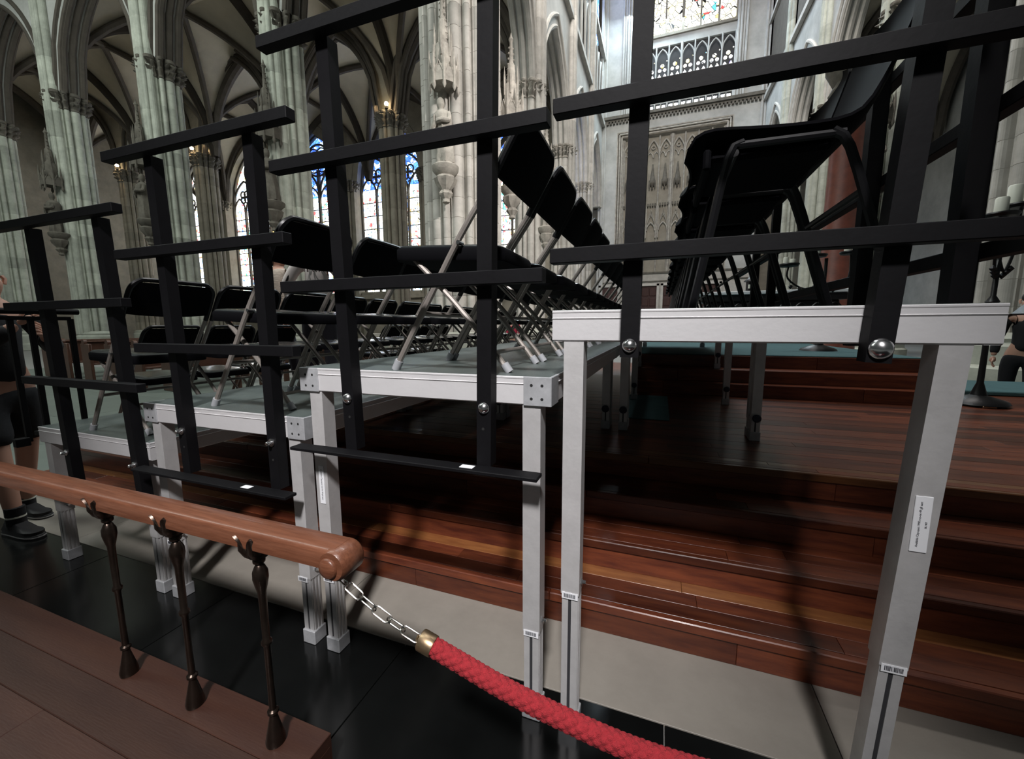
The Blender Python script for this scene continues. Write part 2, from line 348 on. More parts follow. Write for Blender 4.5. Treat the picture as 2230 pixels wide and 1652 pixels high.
KNOB = MB().lathe([(0.008, 0), (0.008, -0.012), (0.026, -0.014), (0.028, -0.024), (0.022, -0.032)], n=14, axis='y').mesh('knob', mat('dark_blue_knob', (0.012, 0.018, 0.04), 0.5))
BOLTX = MB().lathe([(0.009, 0), (0.009, 0.006), (0.0055, 0.007), (0.0055, 0.016)], n=8, axis='x').mesh('clamp_bolt', M['chrome'])
def leg(parent, x, y, ztop, zfloor, split, lean=0.0, knob=False, slots=True):
    """x,y centre of the leg in deck coordinates"""
    H = ztop - zfloor; e = bpy.data.objects.new('leg', None); e.empty_display_size = 0.05
    sp = split - zfloor
    up_ = MB(); a = 0.0295
    lx = lambda z: lean * (H - z) / H
    vs = []
    for z in (sp, H):
        o = lx(z); vs += [(o - a, -a, z), (o + a, -a, z), (o + a, a, z), (o - a, a, z)]
    up_.add(vs, [(0, 3, 2, 1), (4, 5, 6, 7), (0, 1, 5, 4), (1, 2, 6, 5), (2, 3, 7, 6), (3, 0, 4, 7)])
    lg = up_.build('leg', M['leg'], parent, (x, y, zfloor))
    inn = MB(); b = 0.0262
    for (x0, x1, y0, y1) in ((-b, -0.006, -b, b), (0.004, b, -b, b)):
        o0, o1 = lx(0.05), lx(sp)
        inn.add([(o0 + x0, y0, 0.05), (o0 + x1, y0, 0.05), (o0 + x1, y1, 0.05), (o0 + x0, y1, 0.05), (o1 + x0, y0, sp), (o1 + x1, y0, sp), (o1 + x1, y1, sp), (o1 + x0, y1, sp)],
                [(0, 3, 2, 1), (4, 5, 6, 7), (0, 1, 5, 4), (1, 2, 6, 5), (2, 3, 7, 6), (3, 0, 4, 7)])
    # ribs of the slotted profile on the side faces
    for yy in (-0.017, 0.0, 0.017):
        inn.bar((lx(0.05) + b + 0.0008, yy, 0.05), (lx(sp) + b + 0.0008, yy, sp), 0.007, 0.003, up=(1, 0, 0))
    io = inn.build('inner_leg', M['leg'], lg)
    MB().bar((lx(0.05) - 0.001, 0, 0.05), (lx(sp) - 0.001, 0, sp), 0.012, 0.046, up=(0, 1, 0)).build('slot', M['groove'], lg)
    inst('foot', FOOT, lg, (lx(0), 0, 0))
    if knob: inst('knob', KNOB, lg, (lx(sp), -0.0295, sp + 0.03))
    else: inst('clamp_bolt', BOLTX, lg, (lx(sp) + 0.0295, 0, sp + 0.035))
    return lg
def barcode(parent, x, z, w=0.052, h=0.022, y=-0.0312, s=1):
    st = MB().box(x - w / 2, x + w / 2, y, y + 0.001, z - h / 2, z + h / 2).build('barcode_label', M['label'], parent)
    ink = MB(); q = x - w * 0.38; rr = random.Random(int(abs(x) * 1e4) + 3)
    while q < x + w * 0.36:
        ww = rr.choice((0.0008, 0.0014, 0.002)); ink.box(q, q + ww, y - 0.0005, y, z - h * 0.28, z + h * 0.30); q += ww + rr.choice((0.0008, 0.0016, 0.001))
    return st, ink
def text_mesh(body, size, m, parent, loc, rot, ext=0.0002, name='lettering'):
    c = bpy.data.curves.new(name, 'FONT'); c.body = body; c.size = size; c.extrude = ext; c.align_x = 'CENTER'; c.align_y = 'CENTER'
    t = bpy.data.objects.new('tmp', c); COL.objects.link(t)
    me = bpy.data.meshes.new_from_object(t.evaluated_get(bpy.context.evaluated_depsgraph_get())); bpy.data.objects.remove(t)
    me.materials.clear(); me.materials.append(m)
    return inst(name, me, parent, loc, rot)
def deck(ti, row):
    x0, z, nm = TIER[ti]; y0 = 1.18 + 2 * row
    where = ('front', 'middle', 'far')[row]
    d = empty('stage_deck', (x0 + 0.002, y0, z), '%s row %s aluminium-framed stage deck with dark top' % (where, nm), 'stage deck', 'stage decks')
    inst('edge_beam', BM1, d)
    inst('edge_beam', BM1, d, (0.996, 1.996, 0), (0, 0, PI))
    inst('edge_beam', BM2, d, (0.9958, 0.003, 0), (0, 0, PI / 2))
    inst('edge_beam', BM2, d, (0.0002, 1.993, 0), (0, 0, -PI / 2))
    inst('deck_board', BOARD, d)
    if row == 0 and ti in (1, 2):
        for (px, sx_) in ((0, 1), (0.996, -1)):
            p = inst('corner_casting', PLATE, d, (px, 0, 0), None, (sx_, 1, 1))
            for hx in (0.026, 0.060):
                for hz in (-0.026, -0.068): inst('bolt_hole', HOLE, p, (hx, -0.0046, hz))
    def zf(y):
        Y = y0 + y
        if Y < 1.7: return 0.0
        if ti == 3 and Y > 5.4: return 1.002
        if ti == 3 and Y > 5.1: return 0.85
        return 0.57
    sp = {0: 0.30, 1: 0.30, 2: 0.33, 3: 0.50}[ti]
    for side, lx in ((0, 0.064), (1, 0.934)):
        for f in (0, 1):
            ly = 0.034 if f == 0 else 1.93
            if row == 1 and f == 1 and ti == 3: ly = 1.26
            zfl = zf(ly); s_ = zfl + (sp if zfl == 0 else 0.13)
            if z - zfl - 0.09 < 0.2: s_ = zfl + 0.07
            lean = -0.055 if (ti == 3 and side == 1 and row == 0 and f == 0) else 0.0
            l_ = leg(d, lx + (0.0 if not lean else -0.012), ly, -0.09, zfl - z, s_ - z, lean, knob=(zfl > 0))
            if row == 0 and f == 0:
                if ti >= 1:
                    lo = {(1, 0): 0.0, (1, 1): -0.012, (2, 0): 0, (2, 1): 0, (3, 0): 0, (3, 1): lean * 0.60}[(ti, side)]
                    st, ink = barcode(l_, lo, s_ - 0.004); ink.build('barcode', M['ink'], st)
                if (ti, side) == (2, 0):
                    lb = MB().bbox(-0.012, 0.014, -0.0325, -0.0300, 0.655, 0.812, 0.001).build('leg_label', M['label'], l_); lb['label'] = 'long white inventory label'
                    text_mesh('Available City-tent rco-ne 49-g4 aast', 0.0085, M['ink'], lb, (0.002, -0.0328, 0.735), (PI / 2, PI / 2, 0), name='print')
                if (ti, side) == (3, 1):
                    lb = MB().bbox(-0.036, -0.003, -0.0325, -0.0300, 0.815, 0.955, 0.001).build('leg_label', M['label'], l_); lb['label'] = 'white inventory label with two printed lines'
                    text_mesh('Available City-tent 1990 rco-ne 49 g8 aast', 0.0066, M['ink'], lb, (-0.024, -0.0328, 0.885), (PI / 2, -PI / 2, 0), name='print')
                    text_mesh('BL1407', 0.0055, M['ink'], lb, (-0.011, -0.0328, 0.885), (PI / 2, -PI / 2, 0), name='print')
    if row == 0 and ti == 1:
        st, ink = barcode(d, 0.878, -0.014, 0.034, 0.016, -0.0055); ink.build('barcode', M['ink'], st)
    return d
for ti in range(4):
    for row in range(3): deck(ti, row)

# ================================================================ BLACK GUARD FRAMES
BOLT = MB().lathe([(0.003, 0), (0.017, -0.001), (0.019, -0.003), (0.0175, -0.006), (0.013, -0.011), (0.006, -0.0145), (0.0005, -0.0155)][::-1], n=20, axis='y').mesh('dome_bolt', M['chrome'])
STUD = MB().lathe([(0.016, 0), (0.016, -0.004), (0.008, -0.005), (0.008, -0.022), (0.006, -0.025)], n=14, axis='y').mesh('stud_bolt', M['chrome'])
FEN = [  # posts [(x bottom, x top)], rails z, bottom bar, post bottom, bolt z
    dict(t=0, posts=((-2.915, -2.975), (-2.335, -2.405)), rails=((0.285, -3.15, -2.18), (0.665, -3.21, -2.21), (1.06, -3.34, -2.19)), bot=-0.30, nm='lowest'),
    dict(t=1, posts=((-1.965, -1.992), (-1.43, -1.425)), rails=((0.268, -2.16, -1.24), (0.665, -2.215, -1.245), (1.06, -2.22, -1.19)), bot=-0.29, nm='second lowest'),
    dict(t=2, posts=((-1.035, -1.062), (-0.512, -0.488)), rails=((0.295, -1.275, -0.31), (0.70, -1.285, -0.30), (1.09, -1.30, -0.24)), bot=-0.285, nm='second highest'),
    dict(t=3, posts=((-0.078, -0.070), (0.462, 0.508)), rails=((0.142, -0.29, 0.72), (0.515, -0.285, 0.73), (0.895, -0.285, 0.73)), bot=None, nm='highest')]
for f in FEN:
    x0, z, nm = TIER[f['t']]
    base = z + (f['bot'] if f['bot'] else -0.13)
    g = empty('guard_frame', (0, 1.155, base), 'black steel guard frame bolted to the front of the %s deck' % nm, 'railing', 'guard frames')
    top = z + f['rails'][2][0]
    for (xb, xt) in f['posts']:
        po = MB().bar((xb, 0, 0), (xt, 0, top - base - 0.015), 0.048, 0.045, up=(0, 1, 0)).build('post', M['black'], g)
        bz = z - 0.098 - base; bx = xb + (xt - xb) * bz / (top - base)
        inst('bolt', BOLT if f['t'] > 1 else STUD, po, (bx, -0.0225, bz), None, (1.25,) * 3 if (f['t'] == 3 and xb > 0) else None)
        if f['bot'] and f['t'] > 0: inst('bolt_hole', HOLE, po, (xb, -0.0228, 0.12))
    for (dz, xa, xb) in f['rails']:
        MB().bbox(xa, xb, -0.062, -0.0225, z + dz - base - 0.0195, z + dz - base + 0.0195, 0.002).build('rail', M['black'], g)
    if f['bot']:
        xa, xb = (x0 + 0.03, x0 + 0.985)
        fb = MB().bbox(xa, xb, -0.075, -0.02, -0.012, 0.0, 0.002).build('foot_bar', M['black'], g)
        if f['t'] > 0: MB().box(xb - 0.26, xb - 0.215, -0.06, -0.035, 0.0, 0.0012).build('white_tag', M['label'], fb)
# guard frame along the right side of the highest deck, running away from the camera
g = empty('guard_frame', (0.735, 1.4, 1.27), 'black steel guard frame running back along the right edge of the highest deck', 'railing', 'side guard frames')
for y in (0.04, 0.62):
    MB().bar((0, y, 0), (0, y, 1.03), 0.05, 0.05, up=(0, 1, 0)).build('post', M['black'], g)
for zz in (0.27, 0.62, 0.98):
    MB().bbox(0.022, 0.062, -0.25, 1.85, zz - 0.02, zz + 0.02, 0.002).build('rail', M['black'], g)
g2 = copy_tree(g); g2.location.y += 2.0; g2['label'] = 'further black guard frame behind the first on the right edge of the highest deck'
# black guard of pickets at the left end of the lowest deck
g = empty('picket_guard', (-3.42, 1.16, 0.70), 'black picket guard with round handrail at the left end of the lowest deck', 'railing')
MB().tube([(0, -0.05, 0.75), (0, 0.31, 0.752)], 0.017, 12).build('handrail', M['black'], g)
MB().bbox(-0.014, 0.014, -0.05, 0.27, 0.700, 0.722, 0.002).build('top_bar', M['black'], g)
for y, zb in ((0.02, 0.0), (0.10, 0.05), (0.19, 0.10), (0.27, 0.05)):
    MB().bbox(-0.012, 0.012, y - 0.012, y + 0.012, zb, 0.71, 0.002).build('picket', M['black'], g)
MB().bbox(-0.02, 0.02, -0.04, 0.02, -0.02, 0.03, 0.004).build('bracket', M['black'], g)
MB().bbox(-0.02, 0.112, 0.05, 0.075, 0.03, 0.055, 0.002).build('bracket', M['black'], g)

# ================================================================ FOLDING CHAIRS
def sub(pts, k=5):
    """smooth a polyline (Catmull-Rom)"""
    P = [Vector(p) for p in pts]; P = [2 * P[0] - P[1]] + P + [2 * P[-1] - P[-2]]; out = []
    for i in range(1, len(P) - 2):
        for j in range(k):
            t = j / k; a, b, c, d = P[i - 1], P[i], P[i + 1], P[i + 2]
            out.append(0.5 * ((2 * b) + (c - a) * t + (2 * a - 5 * b + 4 * c - d) * t * t + (3 * b - a - 3 * c + d) * t ** 3))
    out.append(P[-2]); return out
def make_chair():
    r = empty('folding_chair', (0, 0, 0))
    w = 0.200
    for s in (-1, 1):   # long tube: front foot up to the back; short tube: seat front down to the rear foot
        a = MB().tube(sub([(-0.245, s * w, 0.004), (-0.10, s * w, 0.245), (0.02, s * w, 0.44), (0.135, s * w, 0.602)], 3), 0.0108, 8).build('leg', M['tube'], r)
        MB().tube([(-0.2455, s * w, 0.001), (-0.228, s * w, 0.034)], 0.0155, 10).build('foot_cap', M['cap'], a)
        wr = 0.165
        b = MB().tube(sub([(-0.19, s * wr, 0.405), (-0.02, s * wr, 0.235), (0.12, s * wr, 0.075), (0.155, s * wr, 0.03), (0.178, s * wr, 0.004)], 3), 0.0100, 8).build('leg', M['tube'], r)
        MB().tube([(0.180, s * wr, 0.001), (0.160, s * wr, 0.028)], 0.0145, 10).build('foot_cap', M['cap'], b)
        MB().tube([(0.02, s * (w + 0.012), 0.425), (0.02, s * (w - 0.02), 0.425)], 0.007, 8).build('rivet', M['chrome'], a)
    MB().tube([(-0.128, -w, 0.198), (-0.128, w, 0.198)], 0.0085, 8).build('crossbar', M['tube'], r)
    MB().tube([(0.125, -0.165, 0.066), (0.125, 0.165, 0.066)], 0.0075, 8).build('crossbar', M['tube'], r)
    # black upper hoop over the back
    hoop = [(0.130, -w, 0.595), (0.195, -w, 0.705), (0.224, -w + 0.008, 0.755), (0.236, -w + 0.040, 0.783), (0.239, -w + 0.08, 0.789)]
    hoop = hoop + [(x, -y, z) for x, y, z in reversed(hoop)]
    MB().tube(sub(hoop, 3), 0.0118, 8).build('back_hoop', M['btube'], r)
    # back panel, slightly hollow, following the slope
    mb = MB(); nu, nv = 12, 5; fr = []; bk = []
    for j in range(nv + 1):
        t = j / nv; z = 0.622 + 0.152 * t; xx = 0.150 + 0.088 * t
        for i in range(nu + 1):
            u = -1 + 2 * i / nu; hw = 0.196 - (0.030 * max(0, t - 0.72) / 0.28) ** 1 * (1 if t > .72 else 0)
            bow = 0.011 * (1 - u * u)
            zz = z - (0.012 * (1 - u * u) if j == 0 else 0)
            fr.append((xx + bow - 0.007, u * hw, zz)); bk.append((xx + bow + 0.007, u * hw, zz))
    n = len(fr); W1 = nu + 1; fs = []
    for j in range(nv):
        for i in range(nu):
            a = j * W1 + i; fs.append((a, a + W1, a + W1 + 1, a + 1)); fs.append((n + a, n + a + 1, n + a + W1 + 1, n + a + W1))
    bd = [i for i in range(W1)] + [j * W1 + nu for j in range(1, nv + 1)] + [nv * W1 + i for i in range(nu - 1, -1, -1)] + [j * W1 for j in range(nv - 1, 0, -1)]
    for k in range(len(bd)):
        a, b = bd[k], bd[(k + 1) % len(bd)]; fs.append((a, b, n + b, n + a))
    mb.add(fr + bk, fs, True).build('backrest', M['shell'], r)
    # seat pan with rounded corners
    pts = []
    hwf, hwr = 0.190, 0.180
    for (cx, cy, a0) in ((-0.205, -hwf + 0.045, PI), (0.115, -hwr + 0.04, 1.5 * PI), (0.115, hwr - 0.04, 0), (-0.205, hwf - 0.045, 0.5 * PI)):
        for q in range(5):
            a = a0 + q * PI / 8; pts.append((cx + 0.045 * math.cos(a), cy + 0.045 * math.sin(a)))
    seat = MB(); n = len(pts)
    def tilt(x): return 0.405 - 0.045 * (x + 0.05)
    vs = []
    for (k, dz) in ((0.985, -0.030), (1.0, -0.024), (1.0, 0.006), (0.985, 0.012), (0.96, 0.013)):
        vs += [((x + 0.045) * k - 0.045, y * k, tilt(x) + dz) for x, y in pts]
    fs = [tuple(range(n - 1, -1, -1)), tuple(4 * n + j for j in range(n))]
    for i in range(4): fs += [(i * n + j, i * n + (j + 1) % n, (i + 1) * n + (j + 1) % n, (i + 1) * n + j) for j in range(n)]
    so = seat.add(vs, fs, True).build('seat', M['shell'], r)  # pan blacker than its pad, shading of the sides put into the colour
    vs = []
    for (k, dz) in ((0.97, 0.010), (0.972, 0.016), (0.93, 0.022), (0.5, 0.026)):
        vs += [((x + 0.045) * k - 0.045, y * k, tilt(x) + dz) for x, y in pts]
    fs = [tuple(range(n - 1, -1, -1)), tuple(3 * n + j for j in range(n))]
    for i in range(3): fs += [(i * n + j, i * n + (j + 1) % n, (i + 1) * n + (j + 1) % n, (i + 1) * n + j) for j in range(n)]
    MB().add(vs, fs, True).build('seat_pad', M['pad'], so)
    return r
chair0 = make_chair(); used = [False]
def put_chair(x, y, z, label, group, proto=chair0, flag=used, rz=0.0):
    c = proto if not flag[0] else copy_tree(proto); flag[0] = True
    c.location = (x, y, z); c.rotation_euler = (0, 0, rz); tag(c, label, 'chair', group); return c
for ti, (x0, z, nm) in enumerate(TIER[:3]):
    yc = 1.425 if ti == 2 else 1.44
    for k in range(13):
        put_chair(x0 + 0.66 + random.uniform(-0.008, 0.008), yc + 0.432 * k, z + 0.001,
                  'black folding chair, %s from the front fence on the %s deck' % (ORD[k], nm),
                  'folding chairs on the %s deck' % nm, rz=random.uniform(-0.02, 0.02))
for k in range(10):
    if k in (3, 4, 5): continue
    put_chair(-3.62, 1.98 + 0.44 * k, 0.571, 'black folding chair on the wooden platform left of the decks, %s from the front' % ORD[k],
              'folding chairs on the wooden platform', rz=random.uniform(-0.03, 0.03))
def make_shell_chair():
    r = empty('shell_chair', (0, 0, 0)); w = 0.205
    for s in (-1, 1):
        MB().tube(sub([(-0.215, s * w, 0.0), (-0.19, s * w, 0.14), (-0.145, s * (w - .004), 0.395), (-0.11, s * (w - .008), 0.43)], 3), 0.0115, 8).build('leg', M['btube'], r)
        MB().tube(sub([(0.245, s * w, 0.0), (0.19, s * w, 0.17), (0.12, s * w, 0.385), (0.085, s * (w - .008), 0.43)], 3), 0.0115, 8).build('leg', M['btube'], r)
        MB().tube([(-0.13, s * (w - .006), 0.425), (0.11, s * (w - .006), 0.422)], 0.010, 8).build('seat_rail', M['btube'], r)
    MB().tube([(-0.13, -w, 0.405), (-0.13, w, 0.405)], 0.010, 8).build('crossbar', M['btube'], r)
    MB().tube([(0.155, -w, 0.28), (0.155, w, 0.28)], 0.009, 8).build('crossbar', M['btube'], r)
    prof = [(-0.235, 0.405), (-0.222, 0.440), (-0.18, 0.452), (-0.10, 0.444), (0.0, 0.436), (0.09, 0.438), (0.15, 0.462), (0.185, 0.52), (0.215, 0.60), (0.245, 0.70), (0.262, 0.765), (0.262, 0.800)]
    prof = [(p.x, p.z) for p in sub([(x, 0, z) for x, z in prof], 2)]
    k = len(prof); nu = 14; A = []; B = []
    for i, (x, z) in enumerate(prof):
        t = i / (k - 1)
        hw = 0.215 - 0.05 * max(0, (0.10 - t) / 0.10) ** 2 - 0.06 * max(0, (t - 0.9) / 0.1) ** 2 - 0.012 * math.sin(PI * min(1, max(0, (t - .4) / .3)))
        if i < k - 1: dx, dz = prof[i + 1][0] - x, prof[i + 1][1] - z
        L = math.hypot(dx, dz) or 1; nx, nz = -dz / L, dx / L
        for j in range(nu + 1):
            u = -1 + 2 * j / nu; e = 0.022 * abs(u) ** 3 - 0.004
            A.append((x + nx * e, u * hw, z + nz * e)); B.append((x + nx * (e - 0.007), u * hw, z + nz * (e - 0.007)))
    n = len(A); W1 = nu + 1; fs = []
    for i in range(k - 1):
        for j in range(nu):
            a = i * W1 + j; fs.append((a, a + 1, a + W1 + 1, a + W1)); fs.append((n + a, n + a + W1, n + a + W1 + 1, n + a + 1))
    bd = list(range(W1)) + [i * W1 + nu for i in range(1, k)] + [(k - 1) * W1 + j for j in range(nu - 1, -1, -1)] + [i * W1 for i in range(k - 2, 0, -1)]
    for q in range(len(bd)):
        a, b = bd[q], bd[(q + 1) % len(bd)]; fs.append((a, n + a, n + b, b))
    MB().add(A + B, fs, True).build('shell', M['shell'], r)
    # stiffening skirt under the seat
    MB().bbox(-0.19, 0.10, -0.17, 0.17, 0.40, 0.425, 0.01).build('seat_underframe', M['shell'], r)
    MB().bbox(-0.205, -0.185, -0.19, 0.19, 0.375, 0.43, 0.006).build('seat_lip', M['shell'], r)
    return r
sc0 = make_shell_chair(); us = [False]
for k in range(12):
    put_chair(0.295, 1.475 + 0.458 * k, 1.401, 'black plastic shell chair on black legs, %s from the front fence on the highest deck' % ORD[k],
              'shell chairs on the highest deck', sc0, us)

# ================================================================ COMMUNION RAIL, CHAIN AND ROPE
cr = empty('communion_rail', (-0.9, 0.75, 0.12), 'varnished reddish oak rail on three bronze balusters, scroll at its right end', 'railing')
def rel(p): return (p[0] + 0.9, p[1] - 0.75, p[2] - 0.12)
y0, y1, zt, zb = 0.716, 0.792, 0.812, 0.758
sec = [(y0, zb), (y0 - 0.002, zt - 0.012), (y0 + 0.004, zt - 0.003), (y0 + 0.012, zt), (y1 - 0.012, zt), (y1 - 0.003, zt - 0.004), (y1, zt - 0.012), (y1, zb)]
xe = -0.735; n = len(sec)
vs = [rel((-5.2, y, z)) for y, z in sec] + [rel((xe, y, z)) for y, z in sec]
hr = MB().add(vs, [tuple(range(n - 1, -1, -1)), tuple(range(n, 2 * n))] + [(j, (j + 1) % n, n + (j + 1) % n, n + j) for j in range(n)])
cx_, cz_, R_ = xe - 0.004, 0.770, 0.042
hr.lathe([(R_ - 0.006, y0 - 0.002 - 0.75), (R_, y0 + 0.006 - 0.75), (R_, y1 - 0.008 - 0.75), (R_ - 0.006, y1 - 0.75)], (cx_ + 0.9, 0, cz_ - 0.12), 28, 'y')
hro = hr.build('handrail', M['rail'], cr)
MB().lathe([(0.027, -0.036), (0.0262, -0.0405), (0.023, -0.0440), (0.012, -0.0465), (0.004, -0.047)][::-1], (cx_ + 0.893, 0, cz_ - 0.125), 22, 'y').build('scroll_boss', M['rail'], hro)
BAL = MB().lathe([(0.026, 0.0), (0.027, 0.012), (0.019, 0.05), (0.0115, 0.085), (0.0105, 0.095), (0.0155, 0.100), (0.0155, 0.108), (0.010, 0.113), (0.0088, 0.20), (0.0095, 0.32),
   (0.0145, 0.327), (0.0145, 0.336), (0.0098, 0.342), (0.0105, 0.44), (0.0115, 0.49), (0.0165, 0.51), (0.0205, 0.532), (0.0200, 0.552), (0.0125, 0.570), (0.009, 0.574), (0.0155, 0.580), (0.0165, 0.587), (0.0130, 0.594), (0.010, 0.597)], n=18).mesh('baluster', M['bronze'])
def leafcup():
    """cup of pointed leaves that carries the rail"""
    n = 40; vs = []; prof = [(0.009, 0, 0, 0), (0.016, 0.004, 0.10, 0), (0.025, 0.014, 0.16, 0), (0.031, 0.028, 0.22, 0.002), (0.030, 0.040, 0.26, 0.008), (0.035, 0.050, 0.34, 0.016), (0.031, 0.052, 0.30, 0.016), (0.022, 0.040, 0.1, 0)]
    for (r, z, m_, dz) in prof:
        for j in range(n):
            a = 2 * PI * j / n; c = math.cos(5 * a); k2 = 0.25 * math.cos(15 * a)
            rr = r * (1 + m_ * (c + k2 * 0.4) * 0.7); vs.append((rr * math.cos(a), rr * math.sin(a), z + dz * c))
    k = len(prof)
    return MB().add(vs, [(i * n + j, i * n + (j + 1) % n, (i + 1) * n + (j + 1) % n, (i + 1) * n + j) for i in range(k - 1) for j in range(n)] + [tuple(range(n - 1, -1, -1)), tuple((k - 1) * n + j for j in range(n))], True).mesh('leaf_cup', M['bronze'])
LC = leafcup()
for x in (-1.752, -1.397, -1.037):
    b = inst('baluster', BAL, cr, rel((x, 0.752, 0.12))); inst('leaf_cup', LC, b, (0, 0, 0.590), (0, 0, 0.3), (1.28, 1.28, 1.25))
pl = empty('wooden_plinth', (-0.9, 0.4, 0), 'dark brown boarded step carrying the communion rail in the left foreground', 'step')
for k in range(6):
    yb = 0.43 - 0.13 * k
    plank_row(pl, -4.6, 0.0, yb - 0.13, yb, 0.0 if k == 0 else 0.08, 0.12 - 0.0004 * (k % 2), 'floor_board', M['dark_wood'], 2.2, 0.002, 0.5 + 0.3 * k)
MB().box(-4.6, 0.0, -0.7, 0.42, 0.0, 0.079).build('plinth_core', M['dark_wood'], pl)

# chain
P0, P1 = Vector((-0.768, 0.752, 0.728)), Vector((-0.520, 0.752, 0.608))
ch = empty('chain', P0[:], 'bright steel link chain hanging from the scroll end of the wooden rail', 'chain')
def link_mesh(L=0.0535, Wd=0.0205, r=0.0023):
    pts = []; a = L / 2 - Wd / 2
    for i in range(9): t = -PI / 2 + PI * i / 8; pts.append((a + Wd / 2 * math.cos(t), Wd / 2 * math.sin(t), 0))
    for i in range(9): t = PI / 2 + PI * i / 8; pts.append((-a + Wd / 2 * math.cos(t), Wd / 2 * math.sin(t), 0))
    return MB().tube(pts, r, 8, closed=True).mesh('link', M['steel'])
LK = link_mesh(); nl = 6; d = (P1 - P0); LL = d.length / nl
for i in range(nl):
    t = (i + 0.5) / nl; p = P0 + d * t + Vector((0, 0, -0.012 * math.sin(PI * t)))
    sl = d.normalized() + Vector((0, 0, -0.012 * PI * math.cos(PI * t) / d.length))
    q = sl.to_track_quat('X', 'Z') @ Matrix.Rotation((0.35 if i % 2 else 1.75), 3, 'X').to_quaternion()
    o = inst('link', LK, ch, p - P0); o.rotation_mode = 'QUATERNION'; o.rotation_quaternion = q
MB().tube([(0.014 * math.cos(a) , -0.012, 0.012 + 0.016 * math.sin(a)) for a in [2 * PI * k / 16 for k in range(16)]], 0.002, 8, closed=True).build('ring', M['steel'], ch)
# rope
pth = [(-0.478, 0.752, 0.600), (-0.40, 0.752, 0.578), (-0.294, 0.75, 0.551), (-0.178, 0.75, 0.528), (-0.043, 0.75, 0.510), (0.085, 0.75, 0.508), (0.22, 0.75, 0.523), (0.40, 0.75, 0.565), (0.62, 0.75, 0.64), (0.80, 0.75, 0.72)]
C_ = sub(pth, 92); nr = 48; vs = []; fs = []; s_ = 0; rp = MB()
for i, p in enumerate(C_):
    t = (C_[min(i + 1, len(C_) - 1)] - C_[max(i - 1, 0)]).normalized(); b = Vector((0, 1, 0)); a = t.cross(b).normalized()
    if i: s_ += (p - C_[i - 1]).length
    for j in range(nr):
        th = 2 * PI * j / nr; u = th * 12 / (2 * PI) ; v = s_ / 0.0125
        h1 = abs(math.sin(PI * (u + v) / 2)); h2 = abs(math.sin(PI * (u - v) / 2)); w_ = math.sin(PI * u) * 0.0
        rr = 0.0188 + 0.0042 * (h1 * h2) ** 0.7
        vs.append(Vector(p) - Vector(pth[0]) + (a * math.cos(th) + b * math.sin(th)) * rr)
k = len(C_)
fs = [(i * nr + j, i * nr + (j + 1) % nr, (i + 1) * nr + (j + 1) % nr, (i + 1) * nr + j) for i in range(k - 1) for j in range(nr)]
fs += [tuple(range(nr - 1, -1, -1)), tuple((k - 1) * nr + j for j in range(nr))]
rope = empty('barrier_rope', pth[0], 'thick red braided barrier rope crossing in front of the metal legs', 'rope')
rp.add(vs, fs, True).build('cord', M['rope'], rope)
tdir = (C_[3] - C_[0]).normalized()
a0 = -tdir * 0.036; fr_ = MB().tube([a0, a0 + tdir * 0.003, a0 + tdir * 0.034, a0 + tdir * 0.038], 0.024, 20, rs=[0.0225, 0.0245, 0.0245, 0.0235]).build('ferrule', M['brass'], rope)
MB().tube([(a0 - tdir * 0.008) + Vector((0, 0.006 * math.cos(q), 0)) + tdir.cross(Vector((0, 1, 0))) * 0.006 * math.sin(q) for q in [2 * PI * k / 12 for k in range(12)]], 0.0018, 6, closed=True).build('eyelet', M['brass'], fr_)
# ================================================================ CATHEDRAL
ZC = 12.4; DH = 0.62
def section(circles, core, n=96):
    out = []
    for i in range(n):
        a = 2 * PI * i / n; dx, dy = math.cos(a), math.sin(a); r = core
        for (ca, R, q) in circles:
            cx, cy = R * math.cos(ca), R * math.sin(ca); b = dx * cx + dy * cy; disc = q * q - (cx * cx + cy * cy - b * b)
            if disc > 0: r = max(r, b + math.sqrt(disc))
        out.append((r * dx, r * dy))
    return out
def drum_mesh(sec, name, m, h=DH, g=0.008):
    n = len(sec); vs = []
    for (k, z) in ((0.990, 0), (1, g), (1, h - g), (0.990, h)): vs += [(x * k, y * k, z) for x, y in sec]
    fs = [(i * n + j, i * n + (j + 1) % n, (i + 1) * n + (j + 1) % n, (i + 1) * n + j) for i in range(3) for j in range(n)]
    fs += [tuple(range(n - 1, -1, -1)), tuple(3 * n + j for j in range(n))]
    me = MB().add(vs, fs, False).mesh(name, m); return me
def pier_sec(R, n=12):
    """bundle of touching thick and thin shafts around a core, deep hollows between them"""
    c = []; st = 2 * PI / n; w = R * st
    for k in range(n):
        q = w * (0.40 if k % 2 == 0 else 0.235); c.append((st * k, R - q, q))
        if k % 2 == 0:
            for s in (-1, 1): c.append((st * (k + 0.5 * s), R - w * 0.30, w * 0.07))
    return section(c, R - w * 0.47, 12 * n)
SECS = pier_sec(0.72)
SECB = pier_sec(1.34, 20)
